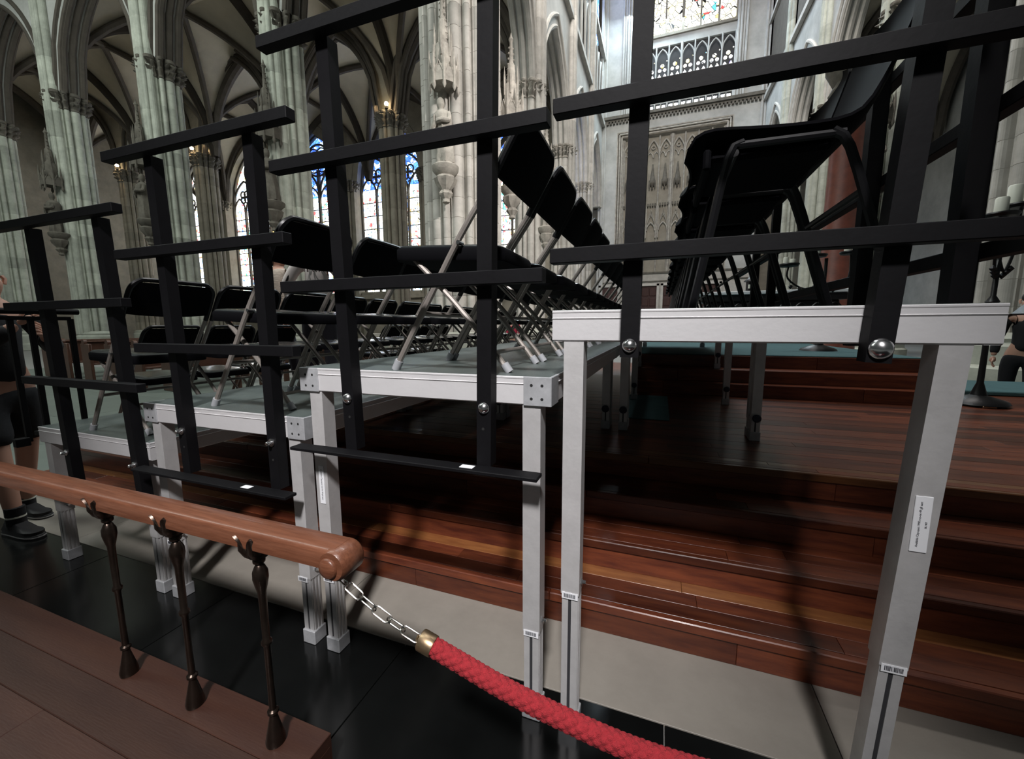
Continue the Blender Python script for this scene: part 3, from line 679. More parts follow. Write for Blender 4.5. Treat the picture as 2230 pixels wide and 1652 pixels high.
def capital_mesh(R, m):
    """ring of crinkled foliage in two tiers under a moulded abacus"""
    mb = MB(); sec = pier_sec(R); n = len(sec); vs = []; prof = [(0.96, 0), (1.06, 0.03), (1.04, 0.09), (1.00, 0.14), (1.06, 0.22), (1.20, 0.34), (1.10, 0.40), (1.10, 0.46), (1.28, 0.60), (1.18, 0.66), (1.26, 0.70), (1.28, 0.80), (1.22, 0.84)]
    rr = random.Random(5)
    for k, z in prof:
        for i, (x, y) in enumerate(sec):
            f = 1.0
            if k > 1.15 and z < 0.65: f = 1 + 0.10 * math.sin(i * 2 * PI * 22 / n) + rr.uniform(-0.03, 0.05)
            vs.append((x * k * f, y * k * f, z + (rr.uniform(-0.03, 0.03) if f != 1 else 0)))
    fs = [(i * n + j, i * n + (j + 1) % n, (i + 1) * n + (j + 1) % n, (i + 1) * n + j) for i in range(len(prof) - 1) for j in range(n)]
    fs += [tuple(range(n - 1, -1, -1)), tuple((len(prof) - 1) * n + j for j in range(n))]
    return mb.add(vs, fs, True).mesh('capital', m)
shaft_sec = section([(0, 0.16, 0.14), (PI / 2, 0.30, 0.15), (-PI / 2, 0.30, 0.15), (PI / 4, 0.27, 0.09), (-PI / 4, 0.27, 0.09)], 0.12, 48)
DM = {'s': drum_mesh(SECS, 'stone_drum', M['stone']), 'w': drum_mesh(SECS, 'stone_drum', M['stonew']), 'd': drum_mesh(SECS, 'stone_drum', M['stoned']), 'B': drum_mesh(SECB, 'stone_drum', M['stonew'])}
SH = {'s': drum_mesh(shaft_sec, 'shaft_drum', M['stone'], 1.24), 'w': drum_mesh(shaft_sec, 'shaft_drum', M['stonew'], 1.24)}
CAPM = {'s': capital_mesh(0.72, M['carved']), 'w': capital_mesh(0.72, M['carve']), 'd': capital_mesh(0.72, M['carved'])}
BASEM = {}
for key, R in (('s', 0.72), ('B', 1.34)):
    BASEM[key] = MB().lathe([(R * 1.42, 0), (R * 1.42, 0.35), (R * 1.30, 0.42), (R * 1.30, 0.85), (R * 1.18, 0.95), (R * 1.22, 1.02), (R * 1.06, 1.12), (R * 0.98, 1.15)], n=16).mesh('pier_base', M['stone'])
def pier(x, y, kind, label, shaft=None, top=ZC, group='arcade pillars', zshaft=24):
    e = empty('pillar', (x, y, 0), label, 'pillar', group)
    big = kind == 'B'
    inst('pier_base', BASEM['B' if big else 's'], e)
    n = int(round((top - 1.1) / DH)); dh = (top - 1.1) / n
    for k in range(n):
        inst('stone_drum', DM[kind], e, (0, 0, 1.1 + k * dh), (0, 0, (0 if big else 0)), (1, 1, dh / DH))
    if not big:
        inst('capital', CAPM[kind], e, (0, 0, top - 0.1))
        if shaft is not None:
            kk = 's' if kind == 's' else 'w'; z = 1.0; m = int((zshaft - 1) / 1.24)
            for k in range(m):
                inst('shaft_drum', SH[kk], e, (0.58 * math.cos(shaft), 0.58 * math.sin(shaft), 1 + 1.24 * k), (0, 0, shaft))
    return e
NX = [-14.45, -21.9, -29.4, -36.8]; Y1, Y2, Y3 = 13.4, 20.9, 28.4
names1 = ['to the left of the bright crossing pillar', 'second left of the crossing pillar', 'third left of the crossing pillar', 'at the left edge of the view']
for x, nmx in zip(NX, names1):
    pier(x, Y1, 's', 'fluted grey-green stone pillar of the front arcade, %s' % nmx, shaft=-PI / 2)
NX2 = [-14.9, -22.6, -30.5, -39.0]
for x, nmx in zip([-6.7] + NX2, ['just left of the crossing pillar', 'carrying two lamps, in the gap beside the crossing pillar', 'hidden behind the first front pillar', 'with lamps, left of the first tall window', 'with lamps, far left']):
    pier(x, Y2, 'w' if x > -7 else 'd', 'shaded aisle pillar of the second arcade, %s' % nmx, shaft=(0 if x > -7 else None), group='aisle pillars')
pier(-6.7, Y1, 'B', 'massive pale crossing pillar in the middle of the view', top=34, group='crossing pillars')
pier(8.3, Y1, 'B', 'massive crossing pillar at the right edge of the view', top=34, group='crossing pillars')
for k, y in enumerate((28.4, 35.9)):
    pier(-6.7, y, 'w', 'tall pale arcade pillar on the left before the end wall, %s behind the crossing pillar' % ('second', 'third')[k], shaft=0, group='transept pillars', zshaft=36)
for k, y in enumerate((20.9, 28.4, 35.9)):
    pier(8.3, y, 's', 'tall grey arcade pillar right of the end wall, %s behind the right crossing pillar' % ('first', 'second', 'third')[k], shaft=PI, group='transept pillars', zshaft=36)

def arcade(axis, c, spans, m, name, z1=21.5, th=0.95, hw=0.66):
    """wall over pointed arches; axis 'x' runs along x at y=c, axis 'y' along y at x=c"""
    w = empty(name, (0, 0, 0), kind='structure')
    T = (lambda u, v, z: (u, c + v, z)) if axis == 'x' else (lambda u, v, z: (c + v, u, z))
    for (a, b) in spans:
        mid, ha = (a + b) / 2, (b - a) / 2 - hw; h = ha * 1.62; cur = arcpts(ha, h, 10); mb = MB(); vs = []
        full = [(-(b - a) / 2, 0)] + cur + [((b - a) / 2, 0)]
        for v in (-th / 2, th / 2):
            for (t, z) in full: vs.append(T(mid + t, v, ZC + 0.7 + z))
            for (t, z) in full: vs.append(T(mid + t, v, z1))
        n = len(full); fs = []
        for q in (0, 1):
            o = q * 2 * n
            for i in range(n - 1):
                f = (o + i, o + i + 1, o + n + i + 1, o + n + i); fs.append(f if q == 0 else f[::-1])
        for i in range(n - 1): fs.append((i, 2 * n + i, 2 * n + i + 1, i + 1))
        mb.add(vs, fs).build('spandrel', m, w)
        rm = MB()
        for (off, r, dd) in ((0.0, 0.12, 0.42), (0.16, 0.15, 0.30), (0.36, 0.11, 0.50), (-0.02, 0.13, -0.34), (0.02, 0.15, 0.0)):
            for s in ((-1, 1) if dd else (1,)):
                cv = arcpts(ha + off, h * (ha + off) / ha, 9)
                rm.tube([T(mid + t, s * abs(dd) if s else 0, ZC + 0.7 + z) for t, z in cv], r, 7, caps=False)
        rm.build('arch_moulding', M['rib'] if axis == 'x' else M['stonew'], w)
    return w
arcade('x', Y1, [(NX[0], -6.7), (NX[1], NX[0]), (NX[2], NX[1]), (NX[3], NX[2]), (-44.6, NX[3])], M['wall'], 'wall_left', z1=24)
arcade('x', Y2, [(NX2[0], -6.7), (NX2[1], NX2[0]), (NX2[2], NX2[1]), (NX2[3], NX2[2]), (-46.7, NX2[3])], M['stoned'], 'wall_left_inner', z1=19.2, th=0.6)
TY = [13.4, 20.9, 28.4, 35.9, 43.4]
def transept_side(c, s, name):
    w = arcade('y', c, [(TY[i], TY[i + 1]) for i in range(4)], M['wall'], name, z1=20.6)
    for i in range(4):
        a, b = TY[i], TY[i + 1]; x = c
        st = MB().box(min(x + s * 0.35, x + s * 0.75), max(x + s * 0.35, x + s * 0.75), a, b, 20.6, 20.95).box(min(x + s * 0.35, x + s * 0.70), max(x + s * 0.35, x + s * 0.70), a, b, 26.6, 26.9)
        st.build('string_course', M['stonew'], w)
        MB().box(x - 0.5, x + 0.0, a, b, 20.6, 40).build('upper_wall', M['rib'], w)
        tr = MB(); n = 4; L = (b - a - 1.6) / n
        for q in range(n + 1):
            yy = a + 0.8 + q * L; tr.tube([(x + s * 0.4, yy, 20.9), (x + s * 0.4, yy, 25.4)], 0.10, 8)
        for q in range(n):
            yc = a + 0.8 + (q + 0.5) * L; tr.tube([(x + s * 0.4, yc + t, 24.2 + z) for t, z in arcpts(L / 2, 1.5, 6)], 0.10, 7)
        tr.box(min(x + s * 0.3, x + s * 0.5), max(x + s * 0.3, x + s * 0.5), a, a + 0.8, 20.9, 40).box(min(x + s * 0.3, x + s * 0.5), max(x + s * 0.3, x + s * 0.5), b - 0.8, b, 20.9, 40)
        tr.build('triforium', M['wall'], w)
        for q in range(4):
            ya = a + 1.0 + q * (b - a - 2) / 4
            MB().box(x + s * 0.02 - 0.02, x + s * 0.02 + 0.02, ya + 0.08, ya + (b - a - 2) / 4 - 0.08, 27.5, 36).build('pane', M['glassb'] if s > 0 else M['glass'], w)
    return w
transept_side(-6.7, 1, 'wall_transept_left'); transept_side(8.3, -1, 'wall_transept_right')

# vaults of the aisles
def vault(x0, x1, y0, y1, label=None):
    c = empty('ceiling', ((x0 + x1) / 2, (y0 + y1) / 2, ZC + 0.7), kind='structure'); a, b = (x1 - x0) / 2, (y1 - y0) / 2; H = 5.6; n = 14; vs = []
    for i in range(n + 1):
        for j in range(n + 1):
            u, v = -1 + 2 * i / n, -1 + 2 * j / n
            z = max(archz(abs(u) * a, a, H), archz(abs(v) * b, b, H)); vs.append((u * a, v * b, z + 0.12))
    fs = [(i * (n + 1) + j, i * (n + 1) + j + 1, (i + 1) * (n + 1) + j + 1, (i + 1) * (n + 1) + j) for i in range(n) for j in range(n)]
    MB().add(vs, fs, True).build('vault_web', M['vault'], c)
    for s in (-1, 1):
        mb = MB(); m = 16; A = []
        for i in range(m + 1):
            t = -1 + 2 * i / m; z = archz(abs(t) * a, a, H); A.append((t * a, s * t * b, z - 0.05))
        mb.tube(A, 0.17, 7, caps=False).build('rib', M['rib'], c)
    for s in (-1, 1):
        MB().tube([(t, s * b, z - 0.06) for t, z in arcpts(a, H, 9)], 0.27, 8, caps=False).build('rib', M['rib'], c)
        MB().tube([(s * a, t, z - 0.06) for t, z in arcpts(b, H, 9)], 0.27, 8, caps=False).build('rib', M['rib'], c)
    MB().lathe([(0.05, -0.25), (0.28, -0.2), (0.34, 0), (0.2, 0.1)], (0, 0, H), 10).build('boss', M['rib'], c)
XB = [-44.6, NX[3], NX[2], NX[1], NX[0], -6.7]
XB3 = [-47.1, -39.6, -32.1, -24.6, -17.1, -7.0]
for i in range(5):
    vault(XB[i], XB[i + 1], Y1, Y2); vault((NX2[::-1] + [-6.7])[i - 1] if i else -46.7, (NX2[::-1] + [-6.7])[i], Y2, Y3)
for j in (2, 3): vault(NX[0], -6.7, TY[j], TY[j + 1])
for j in range(4): vault(8.3, 16.3, TY[j], TY[j + 1])
# cover above the aisle roofs so that daylight enters only through windows
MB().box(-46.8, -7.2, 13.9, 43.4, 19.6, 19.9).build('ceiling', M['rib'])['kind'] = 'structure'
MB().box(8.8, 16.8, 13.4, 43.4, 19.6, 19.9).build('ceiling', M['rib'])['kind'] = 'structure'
MB().box(-47.4, -46.8, 8, 29.5, 0, 24).build('wall_far_left', M['stoned'])['kind'] = 'structure'
MB().box(-14.9, -14.3, 29, 43.4, 0, 19.6).build('wall_transept_outer', M['stoned'])['kind'] = 'structure'

# outer aisle wall with tall traceried windows
def window(idx, xc, yw, zs, zspring, width, lights, glass, gtop, rise=None, kindname=None, wallm=None, rows=8):
    w = empty('window_%d' % idx, (xc, yw, zs), kind='structure'); hw = width / 2; rise = rise or hw * 1.62; L = width / lights
    fr = MB(); hz = zspring - zs
    for q in range(lights + 1):
        x = -hw + q * L; top = hz + (archz(abs(x) * 0.999, hw, rise) if 0 < q < lights else 0)
        tp = hz + (0.0 if q % 2 else min(top - hz, 2.2))
        fr.box(x - (0.09 if q % 2 == 0 else 0.06), x + (0.09 if q % 2 == 0 else 0.06), -0.22, 0.06, 0, tp if 0 < q < lights else hz)
    for q in range(lights):
        xc_ = -hw + (q + 0.5) * L; fr.tube([(xc_ + t, -0.08, hz - 0.5 + z) for t, z in arcpts(L / 2, L * 0.9, 6)], 0.07, 6, caps=False)
    for q in range(lights // 2):
        xc_ = -hw + (2 * q + 1) * L; fr.tube([(xc_ + t, -0.08, hz + z) for t, z in arcpts(L, L * 1.55, 8)], 0.09, 6, caps=False)
        cz = hz + L * 0.62
        for k in range(4):
            a = PI / 4 + PI / 2 * k; cx2, cz2 = xc_ + 0.22 * L * math.cos(a), cz + 0.22 * L * math.sin(a)
            fr.tube([(cx2 + 0.19 * L * math.cos(b), -0.08, cz2 + 0.19 * L * math.sin(b)) for b in [2 * PI * i / 10 for i in range(10)]], 0.07, 5, closed=True)
    cz = hz + rise * 0.60; R = hw * 0.42
    fr.tube([(R * math.cos(b), -0.08, cz + R * math.sin(b)) for b in [2 * PI * i / 20 for i in range(20)]], 0.09, 6, closed=True)
    for k in range(4):
        a = PI / 4 + PI / 2 * k
        fr.tube([(0.48 * R * math.cos(a) + 0.42 * R * math.cos(b), -0.08, cz + 0.48 * R * math.sin(a) + 0.42 * R * math.sin(b)) for b in [2 * PI * i / 12 for i in range(12)]], 0.06, 5, closed=True)
    for off, r in ((0.0, 0.12), (0.28, 0.14), (0.55, 0.12)):
        A = [(t, -0.15 - off * 0.8, hz + z) for t, z in arcpts(hw + off, rise * (hw + off) / hw, 10)]
        fr.tube([(A[0][0], A[0][1], -0.3)] + A + [(A[-1][0], A[-1][1], -0.3)], r, 7, caps=False)
    fr.build('tracery', wallm or M['rib'], w)
    rh = hz / rows
    for q in range(lights):
        for r in range(rows):
            x = -hw + q * L
            top = (r + 1) * rh - 0.025
            MB().box(x + 0.07, x + L - 0.07, -0.01, 0.01, r * rh + 0.025, top).build('pane', glass, w)
    bars = MB()
    for r in range(1, rows): bars.box(-hw, hw, -0.05, -0.01, r * rh - 0.03, r * rh + 0.03)
    for q in range(lights): bars.box(-hw + (q + 0.5) * L - 0.012, -hw + (q + 0.5) * L + 0.012, -0.035, -0.012, 0, hz)
    bars.build('saddle_bars', M['lead'], w)
    # glass of the tracery head: separate small openings
    MB().prismY([(t * 0.97, z * 0.97 + hz) for t, z in arcpts(hw, rise, 10)], 0.03, 0.06).build('pane', gtop, w)
    return w
wl = empty('wall_outer_aisle', (0, 0, 0), kind='structure')
WX = [(XB3[i] + XB3[i + 1]) / 2 for i in range(5)]
def wall_with_window(i):
    xa, xb, xc = XB3[i], XB3[i + 1], WX[i]; hw = 3.05; zs, zp = 4.2, 12.5; rise = 5.0; mb = MB(); y0, y1 = Y3 + 0.0, Y3 + 0.9
    mb.box(xa, xb, y0, y1, 0, zs).box(xa, xc - hw, y0, y1, zs, zp).box(xc + hw, xb, y0, y1, zs, zp)
    cur = [(-(xc - xa), 0)] + arcpts(hw, rise, 10) + [(xb - xc, 0)]; n = len(cur)
    vs = [(xc + t, y0, zp + z) for t, z in cur] + [(xc + t, y0, 20) for t, z in cur] + [(xc + t, y1, zp + z) for t, z in cur]
    mb.add(vs, [(j, j + 1, n + j + 1, n + j) for j in range(n - 1)] + [(j, 2 * n + j, 2 * n + j + 1, j + 1) for j in range(n - 1)])
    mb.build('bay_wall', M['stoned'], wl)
for i in range(5):
    wall_with_window(i)
    window(i + 1, WX[i], Y3 + 0.7, 4.2, 12.5, 6.1, 4, M['glass'], M['glassb'] if i >= 2 else M['glass'], 5.0)
for i in range(1, 5):
    d = MB(); 
    for t in (-0.55, -0.2, 0.2, 0.55): d.tube([(XB3[i] + t, Y3 - 0.15 - 0.25 * (abs(t) < 0.4), 0), (XB3[i] + t, Y3 - 0.15 - 0.25 * (abs(t) < 0.4), 13)], 0.16 if abs(t) < .4 else 0.12, 8)
    d.box(XB3[i] - 0.7, XB3[i] + 0.7, Y3 - 0.3, Y3, 0, 13).build('wall_shaft', M['stoned'], wl)
    inst('capital', CAPM['d'], wl, (XB3[i], Y3 - 0.1, 12.2))
MB().box(-44.6, -7, Y3 - 0.35, Y3, 3.6, 3.9).build('string_course', M['stoned'], wl)

# ---------------------------------------------------------------- end wall of the transept
YE = 43.4
ew = empty('wall_end', (0, YE, 0), kind='structure')
xa, xb = -6.5, 8.1; wxa, wxb = -3.65, 5.2
mb = MB()
mb.box(xa, xb, 0, 1.2, 0, 6.4).build('lower_wall', M['stonew'], ew)
mb = MB().box(xa, -4.75, 0, 1.2, 6.4, 20.0).box(5.35, xb, 0, 1.2, 6.4, 20.0).box(xa, xb, 0, 1.2, 20.0, 21.0)
mb.build('middle_wall', M['wall'], ew)
MB().box(-4.75, 5.35, 0.55, 1.2, 6.4, 20.0).build('panel_back', M['stoned'], ew)  # darker stone puts the shade of the recess into the colour
MB().box(xa, wxa, 0, 1.2, 21.4, 44).box(wxb, xb, 0, 1.2, 21.4, 44).box(wxa, wxb, 0.3, 0.9, 27.0, 27.75).build('upper_wall', M['wall'], ew)
c_ = MB()
for (z0_, z1_, d_) in ((21.0, 21.15, 0.2), (21.15, 21.35, 0.38), (21.35, 21.45, 0.28), (6.4, 6.55, 0.12), (5.6, 5.7, 0.1)):
    c_.box(xa, xb, -d_, 0.02, z0_, z1_)
for k in range(48): c_.box(xa + 0.1 + k * 0.303, xa + 0.27 + k * 0.303, -0.30, 0, 20.75, 21.0)
c_.build('cornice', M['carved'], ew)
# moulded frame around the blind tracery panel
f_ = MB()
for i, (d1, d2) in enumerate(((0, 0.06), (0.22, -0.05), (0.42, 0.02))):
    a, b, t = -4.75 + d1, 5.35 - d1, 19.95 - d1
    f_.tube([(a, d2, 6.5), (a, d2, t)], 0.075, 6).tube([(b, d2, 6.5), (b, d2, t)], 0.075, 6).tube([(a, d2, t), (b, d2, t)], 0.075, 6)
f_.build('panel_frame', M['carve'], ew)
pt = MB(); n = 8; pa, pb = -4.2, 4.85; L = (pb - pa) / n
for q in range(n + 1):
    x = pa + q * L; big = q % 4 == 0
    pt.tube([(x, 0.36, 6.5), (x, 0.36, 19.3)], 0.13 if big else 0.07, 6)
    if big: pt.tube([(x - 0.16, 0.42, 6.5), (x - 0.16, 0.42, 19.3)], 0.05, 5).tube([(x + 0.16, 0.42, 6.5), (x + 0.16, 0.42, 19.3)], 0.05, 5)
pt.build('blind_mullions', M['carve'], ew)
for q in range(n):
    xc = pa + (q + 0.5) * L
    t1 = MB()
    t1.tube([(xc + t, 0.38, 17.6 + z) for t, z in arcpts(L / 2, 1.35, 7)], 0.07, 6)
    for s in (-1, 1):
        t1.tube([(xc + s * L * 0.25 + t, 0.45, 17.4 + z) for t, z in arcpts(L * 0.23, 0.5, 5)], 0.04, 5)
    t1.tube([(xc + 0.16 * math.cos(b), 0.42, 18.3 + 0.16 * math.sin(b)) for b in [2 * PI * i / 10 for i in range(10)]], 0.04, 5, closed=True)
    t1.build('arch_tracery', M['carve'], ew)
    # small hanging canopy
    cn = MB().lathe([(0.03, -0.5), (0.10, -0.35), (0.06, -0.2), (0.26, 0), (0.30, 0.25), (0.22, 0.5), (0.14, 1.1), (0.05, 1.9)], (xc, 0.45, 14.9), 8)
    for s in (-1, 0, 1): cn.lathe([(0.02, -0.5), (0.07, -0.2), (0.05, 0.3)], (xc + s * 0.26, 0.30, 15.0), 6)
    cn.build('hanging_canopy', M['carved'], ew)
    # crocketed gable of the lower register
    g_ = MB().tube([(xc - 0.42, 0.4, 10.9), (xc, 0.4, 12.6), (xc + 0.42, 0.4, 10.9)], 0.05, 5).tube([(xc + t, 0.4, 10.6 + z) for t, z in arcpts(0.40, 0.75, 6)], 0.06, 6)
    for s in (-1, 1): g_.tube([(xc + s * 0.46, 0.4, 9.9), (xc + s * 0.46, 0.4, 12.9)], 0.06, 5).tube([(xc + s * 0.28, 0.42, 11.5), (xc - s * 0.05, 0.42, 12.2)], 0.035, 4)
    g_.build('gable_tracery', M['carve'], ew)
    for k in range(4): MB().box(xc - 0.4 + k * 0.23, xc - 0.26 + k * 0.23, 0.3, 0.5, 12.9, 13.15).build('battlement', M['carved'], ew)
# doors below
for i, (x0, x1) in enumerate(((-3.5, -0.55), (0.05, 3.0), (3.5, 5.0), (-6.0, -4.3))):
    dd = empty('door_%d' % (i + 1), ((x0 + x1) / 2, YE - 0.02, 0), kind='structure'); w2 = (x1 - x0) / 2
    for s in (-1, 1):
        lf = MB().box(min(0.01 * s, w2 * s), max(0.01 * s, w2 * s), -0.06, 0.0, 0, 5.2).build('door_leaf', M['door'], dd)
        for a in range(2):
            for b in range(5):
                x = s * (0.12 + a * w2 * 0.47); xx = sorted((x, x + s * w2 * 0.40)); MB().bbox(xx[0], xx[1], -0.10, -0.05, 0.3 + b * 0.98, 1.1 + b * 0.98, 0.03).build('door_panel', M['door'], lf)
    MB().box(-w2 - 0.22, -w2, -0.2, 0, 0, 5.4).box(w2, w2 + 0.22, -0.2, 0, 0, 5.4).box(-w2 - 0.22, w2 + 0.22, -0.2, 0, 5.2, 5.42).build('door_frame', M['stonew'], dd)
# triforium glazing
tw = empty('window_6', (0, YE + 0.55, 21.45), kind='structure'); n = 8; L = (wxb - wxa) / n
for q in range(n):
    xc = wxa + (q + 0.5) * L
    for s in (-1, 1):
        MB().prismY([(xc + s * L * 0.22 - L * 0.17, 0.9), (xc + s * L * 0.22 + L * 0.17, 0.9)] + [(xc + s * L * 0.22 + t * L * 0.17, 2.9 + z * 0.4) for t, z in ((1, 0), (0.7, 0.6), (0, 1.1), (-0.7, 0.6), (-1, 0))], -0.01, 0.01).build('pane', M['glassw'], tw)
        MB().box(xc + s * L * 0.22 - L * 0.15, xc + s * L * 0.22 + L * 0.15, -0.01, 0.01, 0.02, 0.6).build('pane', M['glassw'], tw)
        MB().lathe([(L * 0.14, -0.01), (L * 0.14, 0.01)], (xc + s * L * 0.20, 0, 3.65), 10, 'y').build('pane', M['glassw'], tw)
    MB().lathe([(L * 0.16, -0.01), (L * 0.16, 0.01)], (xc, 0, 4.02), 10, 'y').build('pane', M['glassy'], tw)
    MB().lathe([(L * 0.05, -0.01), (L * 0.05, 0.01)], (xc + L * 0.36, 0, 4.4), 6, 'y').build('pane', M['glassy'], tw)
MB().box(wxa, wxb, 0.02, 0.06, 0, 5.6).build('backing', M['lead'], tw)
tf = MB()
for q in range(n + 1):
    x = wxa + q * L; tf.tube([(x, -0.42, 0), (x, -0.42, 5.5)], 0.11 if q % 4 == 0 else 0.07, 6)
for q in range(n):
    xc = wxa + (q + 0.5) * L; tf.tube([(xc + t, -0.42, 4.1 + z) for t, z in arcpts(L / 2, 1.1, 6)], 0.055, 6)
    tf.tube([(xc, -0.2, 0), (xc, -0.2, 2.9)], 0.045, 5)
tf.box(wxa, wxb, -0.45, -0.30, 0.60, 0.88).build('arcade_tracery', M['wall'], tw)
bw = empty('window_7', (0, YE + 0.5, 27.75), kind='structure'); n = 6; L = (wxb - wxa) / n
for q in range(n):
    for r in range(9):
        MB().box(wxa + q * L + 0.07, wxa + (q + 1) * L - 0.07, -0.01, 0.01, 0.25 + r * 1.15, 1.36 + r * 1.15).build('pane', M['glassy'], bw)
bf = MB()
for q in range(n + 1): bf.box(wxa + q * L - (0.11 if q % 3 == 0 else 0.07), wxa + q * L + (0.11 if q % 3 == 0 else 0.07), -0.25, 0.05, 0, 14)
bf.box(wxa, wxb, -0.4, 0.05, 0, 0.22).build('mullions', M['stoned'], bw)
jm = MB()
for x, s in ((wxa, -1), (wxb, 1)):
    for k in range(4): jm.tube([(x + s * (0.1 + 0.22 * k), YE - 0.02 - 0.06 * (k % 2), 21.5), (x + s * (0.1 + 0.22 * k), YE - 0.02 - 0.06 * (k % 2), 43)], 0.10, 6)
jm.build('jamb_shafts', M['wall'], ew).location = (0, -YE, 0)
jm = MB()
for x in (-6.4, -6.15, -5.95, 7.5, 7.75, 8.0): jm.tube([(x, -0.1, 0), (x, -0.1, 44)], 0.12, 7)
jm.build('corner_shafts', M['wall'], ew)
MB().box(-45, 17, 44.6, 45.0, 0, 44).build('wall_back', M['stoned'])['kind'] = 'structure'
MB().box(16.8, 17.2, 10, 44.6, 0, 24).build('wall_right', M['wall'])['kind'] = 'structure'

# ---------------------------------------------------------------- statues on the pillars
def figure_mesh(seed, m):
    """robed standing figure: body, head and folded arms in one surface"""
    rr = random.Random(seed); n = 28; prof = [(0.30, 0), (0.31, 0.15), (0.27, 0.5), (0.25, 0.85), (0.26, 1.05), (0.29, 1.25), (0.30, 1.42), (0.22, 1.52), (0.09, 1.57), (0.085, 1.62), (0.12, 1.67), (0.135, 1.76), (0.12, 1.86), (0.06, 1.92), (0.01, 1.94)]
    ph = rr.uniform(0, 6); vs = []
    for k, (r, z) in enumerate(prof):
        sway = 0.07 * math.sin(z * 1.9 + ph)
        for j in range(n):
            a = 2 * PI * j / n; f = 1
            if z < 1.3: f = 1 + 0.13 * math.sin(6 * a + ph + z * 1.5) * (1 - z / 1.6) + 0.05 * math.sin(13 * a + 3 * z)
            if 0.95 < z < 1.5: f *= 1 + 0.22 * max(0, math.cos(a + PI / 2)) * (1 - abs(z - 1.2) / 0.3 if abs(z - 1.2) < 0.3 else 0)
            vs.append((r * f * math.cos(a) + sway, r * f * 0.82 * math.sin(a) - (0.03 if z > 1.55 else 0), z))
    k = len(prof); mb = MB().add(vs, [(i * n + j, i * n + (j + 1) % n, (i + 1) * n + (j + 1) % n, (i + 1) * n + j) for i in range(k - 1) for j in range(n)] + [tuple(range(n - 1, -1, -1)), tuple((k - 1) * n + j for j in range(n))], True)
    for s in (-1, 1):
        mb.tube(sub([(s * 0.25, -0.02, 1.42), (s * 0.33, -0.10, 1.18), (s * 0.20, -0.27, 1.06 + 0.1 * s), (s * 0.03, -0.29, 1.16)], 3), 0.07, 8)
    mb.tube([(-0.10, -0.30, 0.55), (-0.08, -0.30, 1.35)], 0.025, 6)
    return mb.mesh('figure', m)
def corbel_mesh(m):
    mb = MB().lathe([(0.03, -1.15), (0.12, -1.10), (0.10, -1.0), (0.20, -0.85), (0.15, -0.75), (0.28, -0.55), (0.34, -0.40), (0.26, -0.32), (0.40, -0.18), (0.42, -0.05), (0.36, 0)], n=16, fn=lambda a, z: 1 + (0.16 * math.sin(8 * a + 9 * z) if z < -0.35 else 0))
    return mb.mesh('corbel', m)
def canopy_mesh(m):
    mb = MB().lathe([(0.30, 0.1), (0.42, 0.0), (0.44, 0.45), (0.30, 0.6)], n=8)
    for k in range(8):
        a = 2 * PI * k / 8; x, y = 0.42 * math.cos(a), 0.42 * math.sin(a)
        mb.lathe([(0.01, -0.28), (0.06, -0.15), (0.04, 0), (0.055, 0.5), (0.04, 0.8), (0.005, 1.15)], (x, y, 0), 6)
        mb.tube([(x, y, 0.2), (0.40 * math.cos(a + PI / 8), 0.40 * math.sin(a + PI / 8), 0.62), (0.42 * math.cos(a + PI / 4), 0.42 * math.sin(a + PI / 4), 0.2)], 0.035, 5)
    mb.lathe([(0.28, 0.5), (0.26, 1.3), (0.18, 1.4), (0.13, 2.1), (0.08, 2.2), (0.05, 3.0), (0.09, 3.08), (0.04, 3.2), (0.01, 3.35)], n=8)
    for k in range(6):
        a = 2 * PI * k / 6; mb.lathe([(0.035, 0.9), (0.04, 1.6), (0.005, 2.0)], (0.26 * math.cos(a), 0.26 * math.sin(a), 0), 5)
    for k in range(7):
        for s in (-1, 1): mb.lathe([(0.01, -0.04), (0.045, 0), (0.01, 0.04)], (s * (0.16 - 0.014 * k), 0, 1.5 + 0.21 * k), 5)
    return mb.mesh('canopy', m)
def statue(x, y, z, rz, label, seed, key='carve', s=1.0):
    e = empty('statue', (x, y, z), label, 'statue', 'pillar statues', rz=rz); e.scale = (s, s, s)
    inst('figure', figure_mesh(seed, M[key]), e); inst('corbel', CB[key], e, (0, 0.05, 0)); inst('canopy', CN[key], e, (0, 0.08, 2.26), None, (1, 1, 0.84))
CB = {k: corbel_mesh(M[k]) for k in ('carve', 'carved')}; CN = {k: canopy_mesh(M[k]) for k in ('carve', 'carved')}
statue(-6.52, 13.4 - 1.62, 6.30, -0.25, 'robed stone statue under a tall pale canopy on the bright crossing pillar', 1)
statue(-5.25, 14.5, 6.35, 0.8, 'stone statue on the right side of the crossing pillar behind the black post', 2)
statue(-5.62, 20.6, 6.3, 0.9, 'small stone statue on the pillar behind the row of black chair backs', 3)
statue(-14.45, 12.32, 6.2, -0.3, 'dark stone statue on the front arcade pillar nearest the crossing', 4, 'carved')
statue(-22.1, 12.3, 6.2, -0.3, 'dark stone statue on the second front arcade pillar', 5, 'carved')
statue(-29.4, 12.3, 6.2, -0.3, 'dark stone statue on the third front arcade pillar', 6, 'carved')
statue(7.15, 19.6, 6.4, -0.6, 'stone statue on the pillar beside the right crossing pillar', 7, 'carved')
statue(7.3, 12.0, 6.4, -0.6, 'stone statue on the crossing pillar at the far right', 8, 'carve')

